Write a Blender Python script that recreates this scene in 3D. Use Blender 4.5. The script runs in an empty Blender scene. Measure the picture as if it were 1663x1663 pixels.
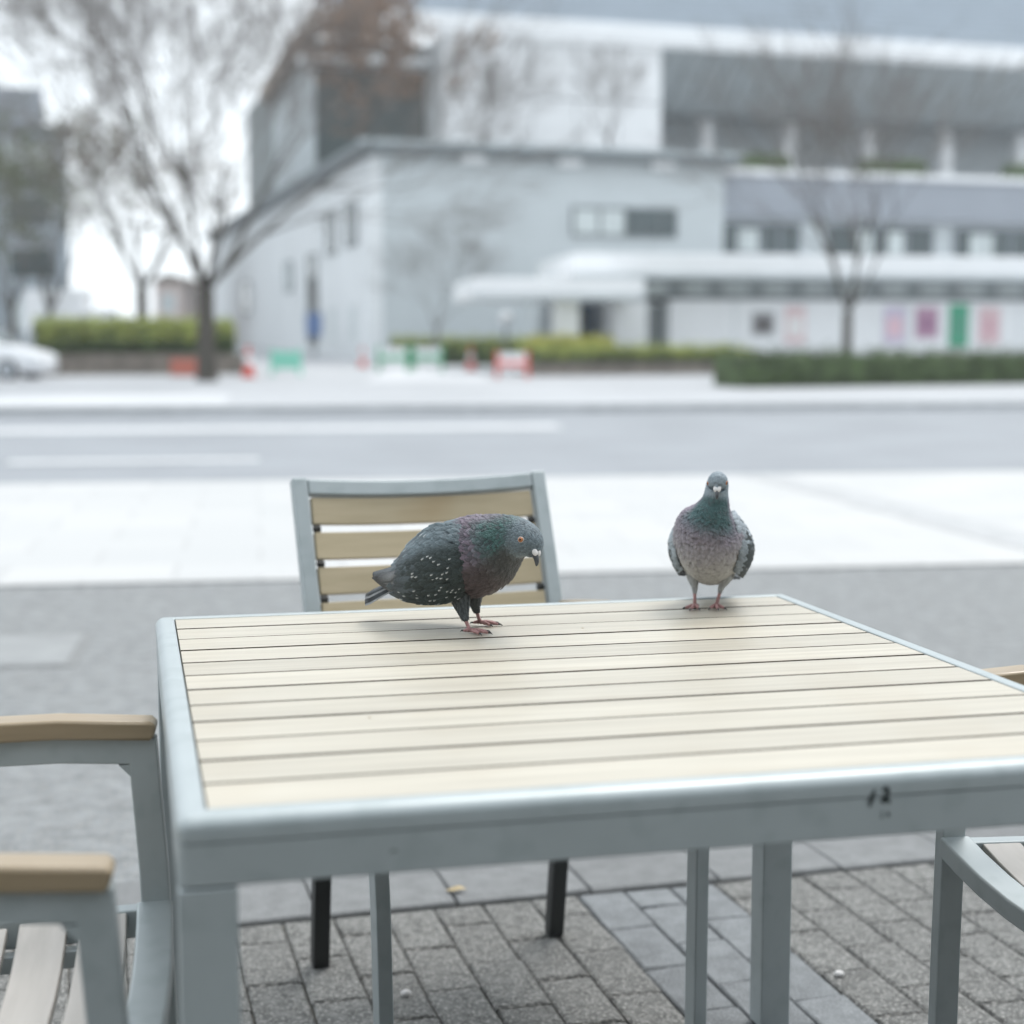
import bpy, math, random
import numpy as np
from mathutils import Vector, Matrix

random.seed(7); rng = np.random.default_rng(11)
R = math.radians
sc = bpy.context.scene
col = sc.collection

# ------------------------------------------------------------------ camera, sky, sun, exposure
cam_d = bpy.data.cameras.new('camera'); cam = bpy.data.objects.new('camera', cam_d); col.objects.link(cam)
CAM_H = 1.188
cam.location = (0, 0, CAM_H); cam.rotation_euler = (R(90 - 5.884), 0, 0)
cam_d.sensor_width = 56; cam_d.lens = 56 * 2600 / 1663; cam_d.clip_start = .05; cam_d.clip_end = 2000
cam_d.dof.use_dof = True; cam_d.dof.focus_distance = 2.32; cam_d.dof.aperture_fstop = 3.9
sc.camera = cam

SUN_EL, SUN_AZ = 62, 35          # sun stands high, ahead and to the right of the camera
world = bpy.data.worlds.new('World'); sc.world = world; world.use_nodes = True
wn = world.node_tree; wn.nodes.clear()
wo = wn.nodes.new('ShaderNodeOutputWorld'); wb = wn.nodes.new('ShaderNodeBackground')
sky = wn.nodes.new('ShaderNodeTexSky'); sky.sky_type = 'NISHITA'; sky.sun_disc = False
sky.sun_elevation = R(SUN_EL); sky.sun_rotation = R(SUN_AZ); sky.dust_density = 4; sky.air_density = 1.0
cl = wn.nodes.new('ShaderNodeMix'); cl.data_type = 'RGBA'; cl.inputs[0].default_value = .88
cl.inputs[7].default_value = (7.6, 8.2, 8.6, 1)      # even cloud cover
wn.links.new(sky.outputs[0], cl.inputs[6]); wn.links.new(cl.outputs[2], wb.inputs[0])
wb.inputs[1].default_value = .1
wn.links.new(wb.outputs[0], wo.inputs[0])
sun_d = bpy.data.lights.new('sun', 'SUN'); sun_d.energy = 1.0; sun_d.angle = R(25); sun_d.color = (1, .97, .93)
sun = bpy.data.objects.new('sun', sun_d); col.objects.link(sun)
sd = Vector((math.sin(R(SUN_AZ)) * math.cos(R(SUN_EL)), math.cos(R(SUN_AZ)) * math.cos(R(SUN_EL)), math.sin(R(SUN_EL))))
sun.rotation_euler = sd.to_track_quat('Z', 'Y').to_euler(); sun.location = (5, 5, 30)
sc.view_settings.view_transform = 'Standard'; sc.view_settings.look = 'None'
sc.view_settings.gamma = 1; sc.view_settings.use_curve_mapping = False
sc.view_settings.exposure = 1.0

# ------------------------------------------------------------------ materials
MATS = {}
def mat(name, c, rough=.6, metal=0., spec=.5, var=.12, scale=6., bump=0., bscale=40., detail=3, stretch=None, c2=None, rnd=0., attr=None, speck=None, trans=0.):
    if name in MATS: return MATS[name]
    m = bpy.data.materials.new(name); m.use_nodes = True; nt = m.node_tree; N = nt.nodes; L = nt.links
    b = N['Principled BSDF']; b.inputs['Roughness'].default_value = rough; b.inputs['Metallic'].default_value = metal
    b.inputs['Specular IOR Level'].default_value = spec
    tc = N.new('ShaderNodeTexCoord'); mp = N.new('ShaderNodeMapping'); L.new(tc.outputs['Object'], mp.inputs[0])
    if stretch: mp.inputs['Scale'].default_value = stretch
    nz = N.new('ShaderNodeTexNoise'); nz.inputs['Scale'].default_value = scale; nz.inputs['Detail'].default_value = detail
    L.new(mp.outputs[0], nz.inputs['Vector'])
    if rnd:
        oi = N.new('ShaderNodeObjectInfo'); ad = N.new('ShaderNodeVectorMath'); ad.operation = 'ADD'
        sc_ = N.new('ShaderNodeMath'); sc_.operation = 'MULTIPLY'; sc_.inputs[1].default_value = 37.
        L.new(oi.outputs['Random'], sc_.inputs[0]); L.new(mp.outputs[0], ad.inputs[0]); L.new(sc_.outputs[0], ad.inputs[1]); L.new(ad.outputs[0], nz.inputs['Vector'])
    mx = N.new('ShaderNodeMix'); mx.data_type = 'RGBA'
    k1 = tuple(x * (1 - var) for x in c); k2 = c2 or tuple(min(1, x * (1 + var)) for x in c)
    mx.inputs[6].default_value = (*k1, 1); mx.inputs[7].default_value = (*k2, 1)
    rp = N.new('ShaderNodeMapRange'); rp.inputs[1].default_value = .3; rp.inputs[2].default_value = .7
    L.new(nz.outputs[0], rp.inputs[0]); L.new(rp.outputs[0], mx.inputs[0])
    out = mx.outputs[2]
    if attr:
        at = N.new('ShaderNodeAttribute'); at.attribute_name = attr
        ml = N.new('ShaderNodeMix'); ml.data_type = 'RGBA'; ml.blend_type = 'MULTIPLY'; ml.inputs[0].default_value = 1
        L.new(at.outputs['Color'], ml.inputs[6]); L.new(out, ml.inputs[7]); out = ml.outputs[2]
    if speck:                                   # (scale, colour, amount)
        vz = N.new('ShaderNodeTexNoise'); vz.inputs['Scale'].default_value = speck[0]; vz.inputs['Detail'].default_value = 2
        L.new(tc.outputs['Object'], vz.inputs['Vector'])
        vr = N.new('ShaderNodeMapRange'); vr.inputs[1].default_value = .52; vr.inputs[2].default_value = .66; vr.inputs[4].default_value = speck[2]
        L.new(vz.outputs[0], vr.inputs[0])
        m3 = N.new('ShaderNodeMix'); m3.data_type = 'RGBA'; m3.inputs[7].default_value = (*speck[1], 1)
        L.new(vr.outputs[0], m3.inputs[0]); L.new(out, m3.inputs[6]); out = m3.outputs[2]
    if rnd:
        hs = N.new('ShaderNodeHueSaturation'); r2 = N.new('ShaderNodeMapRange'); r2.inputs[3].default_value = 1 - rnd; r2.inputs[4].default_value = 1 + rnd
        L.new(oi.outputs['Random'], r2.inputs[0]); L.new(r2.outputs[0], hs.inputs['Value']); L.new(out, hs.inputs['Color']); out = hs.outputs[0]
    L.new(out, b.inputs['Base Color'])
    if bump:
        bn = N.new('ShaderNodeTexNoise'); bn.inputs['Scale'].default_value = bscale; bn.inputs['Detail'].default_value = 4
        L.new(mp.outputs[0], bn.inputs['Vector'])
        bp = N.new('ShaderNodeBump'); bp.inputs['Strength'].default_value = bump; bp.inputs['Distance'].default_value = .01
        L.new(bn.outputs[0], bp.inputs['Height']); L.new(bp.outputs[0], b.inputs['Normal'])
    MATS[name] = m
    return m

M_ALU = mat('powder_coated_metal', (.40, .443, .452), .40, .25, .6, .04, 9, .03, 900, speck=(23, (.32, .365, .37), .45))
M_TABWOOD = mat('table_slat', (.455, .415, .34), .38, 0, .55, .11, 9, .05, 60, stretch=(.35, 9, 3), c2=(.52, .48, .40), rnd=.07, speck=(5, (.40, .34, .25), .22))
M_WOOD = mat('chair_slat', (.405, .335, .23), .34, 0, .7, .08, 7, .04, 60, stretch=(.5, 8, 8), c2=(.455, .38, .268), rnd=.06, speck=(5, (.30, .20, .09), .5))
M_BACK = mat('golden_back_slat', (.46, .375, .235), .36, 0, .6, .08, 7, .04, 60, stretch=(.5, 8, 8), c2=(.51, .42, .275), rnd=.06, speck=(5, (.36, .25, .12), .5))
M_SEAT = mat('sky_sheen_seat_slat', (.40, .37, .335), .33, 0, .7, .06, 7, .04, 60, stretch=(.5, 8, 8), c2=(.45, .42, .385), rnd=.04)  # greyer chair wood: sky sheen painted into the slat colour
M_ARM = mat('brown_arm_cap', (.30, .225, .135), .30, 0, .8, .08, 7, .04, 60, stretch=(8, .5, 8), c2=(.35, .265, .165), rnd=.04)
M_GAPSHADE = mat('gap_shade', (.055, .04, .026), .9, 0, .2, .3, 30)
M_SPACER = mat('black_plastic', (.02, .022, .022), .5)
M_DARKMETAL = mat('dark_support_metal', (.10, .11, .11), .5)
M_INK = mat('black_ink', (.012, .02, .02), .6)
M_BRICK1 = mat('coarse_brick', (.172, .172, .165), .85, 0, .3, .4, 45, 1.0, 150, detail=6, rnd=.07, speck=(130, (.42, .41, .39), .9))
M_BRICK2 = mat('smooth_grey_brick', (.18, .19, .197), .8, 0, .3, .2, 22, .45, 160, detail=5, rnd=.10, speck=(210, (.36, .37, .38), .45))
M_JOINT = mat('sandy_joint', (.135, .13, .115), .95, 0, .2, .3, 40)
M_SLAB = mat('pale_edge_slab', (.175, .18, .182), .8, 0, .3, .15, 20, .3, 150, rnd=.06, speck=(200, (.33, .33, .33), .4))
M_ASPH_C = mat('worn_asphalt', (.225, .235, .24), .85, 0, .3, .24, 16, .9, 90, detail=8, speck=(110, (.34, .33, .31), .6))
M_ROAD = mat('road_asphalt', (.26, .275, .295), .8, 0, .4, .1, .6, .3, 60)
M_PALE = mat('pale_pavement', (.46, .465, .465), .7, 0, .4, .07, .8, .1, 30)
_b = M_PALE.node_tree; _t = _b.nodes.new('ShaderNodeTexBrick'); _c = _b.nodes.new('ShaderNodeTexCoord'); _m = _b.nodes.new('ShaderNodeMapping'); _m.inputs['Rotation'].default_value = (0, 0, R(-9))
_b.links.new(_c.outputs['Object'], _m.inputs[0]); _b.links.new(_m.outputs[0], _t.inputs[0]); _t.inputs['Scale'].default_value = 1.; _t.inputs['Brick Width'].default_value = .9; _t.inputs['Row Height'].default_value = .6; _t.inputs['Mortar Size'].default_value = .012
_t.inputs['Color1'].default_value = (.445, .45, .45, 1); _t.inputs['Color2'].default_value = (.485, .485, .48, 1); _t.inputs['Mortar'].default_value = (.39, .39, .39, 1)
_b.links.new(_t.outputs['Color'], _b.nodes['Principled BSDF'].inputs['Base Color'])
M_FARPAVE = mat('far_pavement', (.40, .41, .425), .8, 0, .3, .1, .25)
M_PALE2 = mat('pale_apron', (.54, .55, .565), .75, 0, .3, .05, .4)
M_LINE = mat('white_road_paint', (.56, .57, .58), .6, 0, .4, .06, 3)
M_KERB = mat('kerb_stone', (.40, .41, .42), .8, 0, .3, .1, 3)
M_GROUND = mat('bare_ground', (.30, .30, .29), .9, 0, .3, .15, .1)
M_WALLW = mat('white_wall', (.74, .76, .77), .7, 0, .3, .04, .3)
M_WALLG = mat('pale_grey_wall', (.52, .56, .575), .7, 0, .3, .05, .5)
M_WALLD = mat('blue_grey_band', (.31, .335, .375), .7, 0, .3, .05, .5)
M_ROOFG = mat('blue_grey_roof', (.32, .37, .42), .45, 0, .5, .06, .4)
M_FIN = mat('grey_louvre', (.36, .40, .415), .55, 0, .4, .06, .5)
M_DARKWALL = mat('dark_recess', (.06, .085, .085), .5, 0, .4, .1, .4)
M_GLASS = mat('dark_glass', (.05, .075, .08), .12, 0, .6, .2, .5)
M_BLIND = mat('pale_blind', (.58, .63, .63), .5, 0, .4, .06, 1)
M_WHITE = mat('white_paint', (.80, .81, .82), .5, 0, .4, .03, 1)
M_CAP = mat('dark_coping', (.13, .15, .16), .6)
M_PINK = mat('pinkish_plaster', (.68, .58, .54), .8)
M_OLD = mat('dull_grey_concrete', (.31, .35, .38), .8, 0, .3, .15, .3)
M_BARK = mat('bark', (.075, .068, .058), .9, 0, .2, .3, 4)
M_TWIG = mat('twig', (.15, .135, .125), .9, 0, .2, .2, 4)
M_TWIGP = mat('pale_twig', (.19, .185, .18), .9, 0, .2, .2, 4)
M_LEAFB = mat('dry_brown_leaf', (.14, .095, .06), .8, 0, .2, .35, 1.5)
M_LEAFG = mat('olive_leaf', (.085, .10, .045), .7, 0, .3, .4, 1.2)
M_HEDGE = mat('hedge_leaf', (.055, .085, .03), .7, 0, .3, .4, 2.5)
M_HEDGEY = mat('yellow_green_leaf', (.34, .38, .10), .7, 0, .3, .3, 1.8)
M_YELLOW = mat('yellow_flower_leaf', (.55, .53, .14), .7, 0, .3, .25, 2)
M_STONE = mat('planter_stone', (.20, .175, .15), .85, 0, .3, .25, 2.5)
M_REDP = mat('red_plastic', (.62, .07, .045), .5, 0, .4, .06, 3)
M_GREENP = mat('green_plastic', (.05, .34, .17), .5, 0, .4, .06, 3)
M_TEAL = mat('teal_plastic', (.22, .58, .45), .5, 0, .4, .06, 3)
M_BLUE = mat('blue_sign', (.10, .17, .34), .5)
M_CARW = mat('white_car_paint', (.72, .73, .75), .25, 0, .6, .02, 1)
M_CARS = mat('silver_car_paint', (.42, .45, .48), .22, .4, .6, .02, 1)
M_TYRE = mat('tyre', (.015, .015, .015), .8)
M_LAMP = mat('lamp_glass', (.75, .78, .8), .08, 0, .8, .02, 1)
M_FEATHER = mat('plumage', (.95, .95, .95), .50, 0, .35, .12, 220, .35, 500, attr='Col', c2=(1.06, 1.06, 1.06))
M_LEG = mat('pink_leg_skin', (.46, .25, .24), .5, 0, .4, .25, 160, .5, 500)
M_CLAW = mat('claw', (.03, .03, .03), .35)
M_BEAK = mat('beak_horn', (.055, .06, .065), .35, 0, .5, .25, 90)
M_CERE = mat('chalky_cere', (.72, .70, .69), .8, 0, .3, .08, 200)
M_IRIS = mat('orange_iris', (.40, .15, .05), .15, 0, .6, .3, 300)
M_PUPIL = mat('pupil', (.05, .015, .008), .08, 0, .6)
M_LID = mat('eyelid_skin', (.40, .36, .34), .6)

# ------------------------------------------------------------------ helpers
def tag(o, label=None, cat=None, group=None, kind=None):
    if label: o['label'] = label
    if cat: o['category'] = cat
    if group: o['group'] = group
    if kind: o['kind'] = kind
    return o
def empty(name, loc=(0, 0, 0), rz=0., label=None, cat=None, group=None):
    o = bpy.data.objects.new(name, None); col.objects.link(o); o.location = loc; o.rotation_euler = (0, 0, rz); o.empty_display_size = .1
    return tag(o, label, cat, group)
def copy_tree(o, parent=None):
    c = o.copy(); col.objects.link(c); c.parent = parent
    for ch in list(o.children): copy_tree(ch, c)
    return c

class MB:
    def __init__(s): s.v = []; s.f = []; s.c = []
    def add(s, v, f, c=None):
        b = len(s.v); s.v += [tuple(map(float, x)) for x in v]; s.f += [tuple(b + i for i in q) for q in f]
        if c is not None: s.c += [tuple(map(float, x)) for x in c]
        return s
    def box(s, x0, x1, y0, y1, z0, z1):
        return s.add([(x0, y0, z0), (x1, y0, z0), (x1, y1, z0), (x0, y1, z0), (x0, y0, z1), (x1, y0, z1), (x1, y1, z1), (x0, y1, z1)],
                     [(3, 2, 1, 0), (4, 5, 6, 7), (0, 1, 5, 4), (1, 2, 6, 5), (2, 3, 7, 6), (3, 0, 4, 7)])
    def sweep(s, path, a, wa, wb):
        """rectangular bar along a path; a = fixed side direction, wa along it, wb across it (numbers or lists)"""
        P = [Vector(p) for p in path]; n = len(P); a = Vector(a); V = []
        for i in range(n):
            T = (P[min(i + 1, n - 1)] - P[max(i - 1, 0)]).normalized()
            A = (a - T * a.dot(T)).normalized(); B = T.cross(A)
            w1 = wa[i] if isinstance(wa, (list, tuple)) else wa; w2 = wb[i] if isinstance(wb, (list, tuple)) else wb
            for p, q in ((-1, -1), (1, -1), (1, 1), (-1, 1)): V.append(P[i] + A * (p * w1 / 2) + B * (q * w2 / 2))
        F = []
        for i in range(n - 1):
            for k in range(4):
                j = (k + 1) % 4; F.append((i * 4 + k, i * 4 + j, i * 4 + 4 + j, i * 4 + 4 + k))
        F.append((3, 2, 1, 0)); e = (n - 1) * 4; F.append((e, e + 1, e + 2, e + 3))
        return s.add(V, F)
    def tube(s, path, rad, n=8):
        P = [Vector(p) for p in path]; m = len(P); V = []; up = None
        for i in range(m):
            T = (P[min(i + 1, m - 1)] - P[max(i - 1, 0)])
            T = T.normalized() if T.length > 1e-9 else Vector((0, 0, 1))
            if up is None: up = Vector((1, 0, 0)) if abs(T.x) < .8 else Vector((0, 1, 0))
            A = (up - T * up.dot(T)).normalized(); B = T.cross(A); up = A
            r = rad[i] if isinstance(rad, (list, tuple)) else rad
            for k in range(n):
                t = 2 * math.pi * k / n; V.append(P[i] + A * (r * math.cos(t)) + B * (r * math.sin(t)))
        F = [(i * n + k, i * n + (k + 1) % n, i * n + n + (k + 1) % n, i * n + n + k) for i in range(m - 1) for k in range(n)]
        F.append(tuple(reversed(range(n)))); F.append(tuple(range((m - 1) * n, m * n)))
        return s.add(V, F)
    def ellipsoid(s, c, r, nu=14, nv=9, rot=None):
        V = []; F = []
        for i in range(nv + 1):
            t = math.pi * i / nv
            for k in range(nu):
                p = 2 * math.pi * k / nu; q = Vector((r[0] * math.sin(t) * math.cos(p), r[1] * math.sin(t) * math.sin(p), r[2] * math.cos(t)))
                if rot: q = rot @ q
                V.append(Vector(c) + q)
        for i in range(nv):
            for k in range(nu):
                F.append((i * nu + k, i * nu + nu + k, i * nu + nu + (k + 1) % nu, i * nu + (k + 1) % nu))
        return s.add(V, F)
    def build(s, name, m, parent=None, smooth=False, bevel=0., seg=2):
        me = bpy.data.meshes.new(name); me.from_pydata(s.v, [], s.f); me.update()
        if s.c:
            a = me.color_attributes.new('Col', 'FLOAT_COLOR', 'POINT')
            a.data.foreach_set('color', np.array([(*c[:3], 1.) for c in s.c], dtype=np.float32).ravel())
        if smooth: me.polygons.foreach_set('use_smooth', [True] * len(me.polygons))
        me.materials.append(m)
        o = bpy.data.objects.new(name, me); col.objects.link(o); o.parent = parent
        if bevel:
            md = o.modifiers.new('bevel', 'BEVEL'); md.width = bevel; md.segments = seg; md.limit_method = 'ANGLE'; md.angle_limit = R(35)
            me.polygons.foreach_set('use_smooth', [True] * len(me.polygons)); md.harden_normals = True
        return o
def box(name, b, m, parent=None, bevel=0.): return MB().box(*b).build(name, m, parent, bevel=bevel)
def setting(o): o['kind'] = 'structure'; return o

# ------------------------------------------------------------------ ground and street
TY = .23372                                   # table yaw
TE = Vector((math.cos(TY), math.sin(TY), 0)); TD = Vector((-math.sin(TY), math.cos(TY), 0))
TW, TDp, TH = 1.008, 1.0646, .765              # slat field width, depth, table height
TO = Vector((-.282, 1.440, 0))                # near left corner of the slat field
def tl(x, y, z=0.): return TO + TE * x + TD * y + Vector((0, 0, z))
def gz(Y): return max(.12, .0165 * (Y - 30))  # the far side of the street rises gently
SY = R(9)
def st(s, t): return (s * math.cos(SY) - t * math.sin(SY), s * math.sin(SY) + t * math.cos(SY))
def street_sheet(name, s0, s1, t0, t1, z, m):
    q = [st(s0, t0), st(s1, t0), st(s1, t1), st(s0, t1)]
    return setting(MB().add([(x, y, z) for x, y in q], [(0, 1, 2, 3)]).build(name, m))

setting(MB().add([(-150, -60, -.03), (150, -60, -.03), (150, 31, -.03), (-150, 31, -.03)], [(0, 1, 2, 3)]).build('ground', M_GROUND))
C9 = math.cos(SY)
street_sheet('asphalt_lane', -60, 60, 2.2, 8.36 * C9 + .3, -.012, M_ASPH_C)
street_sheet('pale_pavement', -60, 60, 8.36 * C9, 14.66 * C9, -.004, M_PALE)
street_sheet('road', -90, 90, 14.66 * C9, 29.7 * C9, -.02, M_ROAD)
street_sheet('drain_strip', 4.45, 4.85, 8.5, 14.4, .000, mat('drain_stone', (.40, .405, .41), .8))
for i, (s0, s1, t0, t1) in enumerate([(-2.6, .0, 17.15, 17.6), (9.2, 11.8, 17.15, 17.6), (-14.4, -11.8, 17.15, 17.6)]):
    street_sheet('lane_marking', s0, s1, t0, t1, -.012, M_LINE)
street_sheet('edge_line', -40, 4.5, 23.3, 24.5, -.012, M_LINE)

# far pavement (sloping) and its kerb
v = []
for s in (-120, 120):
    for t in (29.75 * C9, 37 * C9, 260 * C9):
        x, y = st(s, t); v.append((x, y, .12 if t < 38 else .12 + .0165 * (t / C9 - 37.3)))
setting(MB().add(v, [(0, 3, 4, 1), (1, 4, 5, 2)]).build('far_pavement', M_FARPAVE))
q = [st(-120, 29.6 * C9), st(120, 29.6 * C9), st(120, 29.76 * C9), st(-120, 29.76 * C9)]
setting(MB().add([(x, y, -.02) for x, y in q] + [(x, y, .125) for x, y in q], [(4, 5, 6, 7), (0, 1, 5, 4), (1, 2, 6, 5), (2, 3, 7, 6), (3, 0, 4, 7)]).build('kerb', M_KERB))
q = [st(-30, 30.6 * C9), st(-.6, 30.6 * C9), st(-.6, 36.5 * C9), st(-30, 36.5 * C9)]
setting(MB().add([(x, y, .128) for x, y in q], [(0, 1, 2, 3)]).build('pale_apron', M_PALE2))
def fg(px, Y): return ((px - 831.5) / 2600 * Y, Y)
q = [(-8.2, 44, gz(44)), (-.5, 44, gz(44)), (-1.5, 58, gz(58)), (-8.6, 58, gz(58))]
setting(MB().add([(x, y, z + .015) for x, y, z in q], [(0, 1, 2, 3)]).build('driveway', M_PALE2))

# brick paving of the terrace, bricks laid in rows that run away from the camera
PY = R(15); PE = Vector((math.cos(PY), math.sin(PY), 0)); PD = Vector((-math.sin(PY), math.cos(PY), 0))
def pv(c, r, z=0): return PE * c + PD * r + Vector((0, 0, z))
STRIP0 = 3.235                                 # near edge of the edge slabs (distance along PD)
paving = MB().add([pv(-6, -3, -.010), pv(7, -3, -.010), pv(7, STRIP0 + .36, -.010), pv(-6, STRIP0 + .36, -.010)], [(0, 1, 2, 3)]).build('brick_paving', M_JOINT)
setting(paving)
bw, bl, gap = .1065, .213, .0045
def brick_mesh(name, w, l, m, seed):
    rr = random.Random(seed); mb = MB(); h = .020; e = .004
    j = lambda: rr.uniform(-.0016, .0016)
    w2, l2 = w / 2 - gap / 2, l / 2 - gap / 2
    lo = [(-w2, -l2), (w2, -l2), (w2, l2), (-w2, l2)]
    b = [(x + j(), y + j(), -h) for x, y in lo]; s_ = [(x + j(), y + j(), -e) for x, y in lo]
    t = [(x * (1 - e / w2) + j(), y * (1 - e / l2) + j(), j() * .8) for x, y in lo]
    mb.add(b + s_ + t, [(0, 1, 5, 4), (1, 2, 6, 5), (2, 3, 7, 6), (3, 0, 4, 7), (4, 5, 9, 8), (5, 6, 10, 9), (6, 7, 11, 10), (7, 4, 8, 11), (8, 9, 10, 11)])
    me = bpy.data.meshes.new(name); me.from_pydata(mb.v, [], mb.f); me.materials.append(m); return me
bm1 = [brick_mesh('brick', bw, bl, M_BRICK1, i) for i in range(5)]
bm2 = [brick_mesh('brick', bw, bl, M_BRICK2, i + 9) for i in range(5)]
bands = lambda c: .97 < c < 1.30 or 2.1 < c < 2.45 or -1.05 < c < -.75
far1, far2 = MB(), MB(); nb = 0
for ci in range(-42, 60):
    c = ci * bw
    for ri in range(-8, 17):
        rr_ = STRIP0 - .006 - bl * (ri + .5 + (.5 if ci % 2 else 0))
        if rr_ > STRIP0 - bl * .5 + .001: continue
        p = pv(c, rr_)
        g = bands(c)
        if 2.35 < p.y < 3.8 and abs(p.x) < .45 * p.y + .1 and p.y > 2.42 and nb < 300:
            o = bpy.data.objects.new('brick', random.choice(bm2 if g else bm1)); col.objects.link(o); o.parent = paving
            o.location = (p.x, p.y, random.uniform(-.002, .002)); o.rotation_euler = (random.gauss(0, .006), random.gauss(0, .006), PY + random.gauss(0, .008)); nb += 1
        else:
            mb = far2 if g else far1
            w2, l2 = bw / 2 - gap / 2, bl / 2 - gap / 2; z = random.uniform(-.0015, .0015)
            lo = [p + PE * (a * w2) + PD * (b * l2) for a, b in ((-1, -1), (1, -1), (1, 1), (-1, 1))]
            mb.add([(k.x, k.y, -.02) for k in lo] + [(k.x, k.y, z) for k in lo], [(0, 1, 5, 4), (1, 2, 6, 5), (2, 3, 7, 6), (3, 0, 4, 7), (4, 5, 6, 7)])
tag(far1.build('coarse_bricks', M_BRICK1, paving), kind='stuff'); tag(far2.build('grey_bricks', M_BRICK2, paving), kind='stuff')
for k in range(2):                              # half bricks where staggered rows meet the slabs
    pass
hb = [brick_mesh('half_brick', bw, bl / 2, M_BRICK1, 30), brick_mesh('half_brick', bw, bl / 2, M_BRICK2, 31)]
for ci in range(-15, 30):
    if ci % 2:
        p = pv(ci * bw, STRIP0 - .006 - bl * .25)
        o = bpy.data.objects.new('half_brick', hb[1 if bands(ci * bw) else 0]); col.objects.link(o); o.parent = paving
        o.location = p; o.rotation_euler = (0, 0, PY)
sl = .30
ms = brick_mesh('edge_slab', sl, .325, M_SLAB, 50)
for k in range(-12, 16):
    p = pv(k * sl, STRIP0 + .17); o = bpy.data.objects.new('edge_slab', ms); col.objects.link(o); o.parent = paving
    o.location = (p.x, p.y, .004); o.rotation_euler = (0, 0, PY)

# access cover in the lane
ac = empty('access_cover', (-2.06, 6.25, -.012), SY, 'pale rectangular access cover set in the grey asphalt', 'access cover')
box('frame', (-.42, .36, -.36, .36, 0, .003), mat('cover_frame', (.20, .205, .205), .8), ac); box('plate', (-.38, .32, -.32, .32, .0, .006), mat('cover_plate', (.25, .258, .26), .7), ac)
# small litter on the bricks
lf = MB().add([(-.022, 0, .004), (-.008, -.012, .006), (.012, -.010, .008), (.026, 0, .004), (.012, .010, .010), (-.008, .011, .005), (0, 0, .012)],
              [(0, 1, 6), (1, 2, 6), (2, 3, 6), (3, 4, 6), (4, 5, 6), (5, 0, 6)]).build('fallen_leaf', mat('tan_leaf', (.42, .33, .18), .7))
lf.location = (-.124, 3.39, .006); lf.rotation_euler = (0, 0, .2); tag(lf, 'small tan dry leaf lying on the pale slabs under the table', 'leaf')
for (x, y, lab) in ((-.195, 2.84, 'small white pebble on the bricks left of the far chair leg'), (.62, 2.93, 'small pale pebble on the coarse bricks near the right table leg')):
    pb = MB().ellipsoid((0, 0, .005), (.010, .008, .006), 8, 5).build('pebble', M_CERE, smooth=True); pb.location = (x, y, .001); tag(pb, lab, 'pebble')

# ------------------------------------------------------------------ buildings across the street
BY = R(17)
def bframe(name, px, Y, yaw, label, cat='building'):
    return empty(name, ((px - 831.5) / 2600 * Y, Y, 0), yaw, label, cat)
def window(parent, b, m=None, frame=None, axis='y', out=-1, mull=0, name='window'):
    """b = (a0, a1, z0, z1, plane, depth): a frame with a pane set in; axis 'y' faces -y, 'x' faces -x"""
    a0, a1, z0, z1, pl, dp = b; t = .09
    f = MB()
    for (p0, p1, q0, q1) in ((a0 - t, a1 + t, z1, z1 + t), (a0 - t, a1 + t, z0 - t, z0), (a0 - t, a0, z0, z1), (a1, a1 + t, z0, z1)) + tuple((a0 + (a1 - a0) * k / (mull + 1) - .04, a0 + (a1 - a0) * k / (mull + 1) + .04, z0, z1) for k in range(1, mull + 1)):
        if axis == 'y': f.box(p0, p1, pl - .06, pl + .04, q0, q1)
        else: f.box(pl - .06, pl + .04, p0, p1, q0, q1)
    o = f.build(name, frame or M_CAP, parent)
    p = MB().box(a0, a1, pl - .012, pl + .02, z0, z1) if axis == 'y' else MB().box(pl - .012, pl + .02, a0, a1, z0, z1)
    p.build('pane', m or M_GLASS, o)
    return o
# annex: pale grey block with its side wall running back to the left
A = bframe('annex_building', 610, 66, BY, 'pale grey two storey annex block in the middle with dark roof edge')
box('wall', (0, 15.5, 0, 56, -.5, 9.0), M_WALLG, A)
box('side_cladding', (-.08, -.004, .05, 56, -.5, 8.95), M_WALLW, A)
box('corner_trim', (-.12, .35, -.06, -.003, -.5, 8.9), M_WALLW, A)
box('roof', (-.7, 16.0, -.7, 56.5, 9.0, 9.42), M_CAP, A)
box('roof_lip', (-.75, 16.05, -.75, -.702, 9.28, 9.5), M_FIN, A)
window(A, (8.6, 10.9, 5.95, 7.0, -.03, .1), M_BLIND, M_CAP, mull=1)
window(A, (11.0, 13.2, 5.95, 7.0, -.03, .1), M_GLASS, M_CAP, mull=2)
window(A, (2.9, 5.0, 5.6, 7.2, -.12, .1), M_GLASS, M_CAP, 'x')
window(A, (7.6, 9.8, 5.5, 7.2, -.12, .1), M_GLASS, M_CAP, 'x')
window(A, (12.6, 15.0, 1.4, 5.6, -.12, .1), M_GLASS, M_CAP, 'x', name='tall_window')
window(A, (20.0, 22.0, 4.2, 5.6, -.12, .1), M_BLIND, M_CAP, 'x')
window(A, (36, 40, 3.4, 5.2, -.12, .1), M_GLASS, M_CAP, 'x')
window(A, (3.0, 4.4, 1.4, 3.0, -.12, .1), M_BLIND, M_WHITE, 'x'); window(A, (7.6, 9.2, 1.4, 3.0, -.12, .1), M_BLIND, M_WHITE, 'x')
for k in range(3): box('roof_light', (3.6 + 4.2 * k, 4.6 + 4.2 * k, -.45, -.1, 8.72, 8.995), M_WHITE, A)
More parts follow.
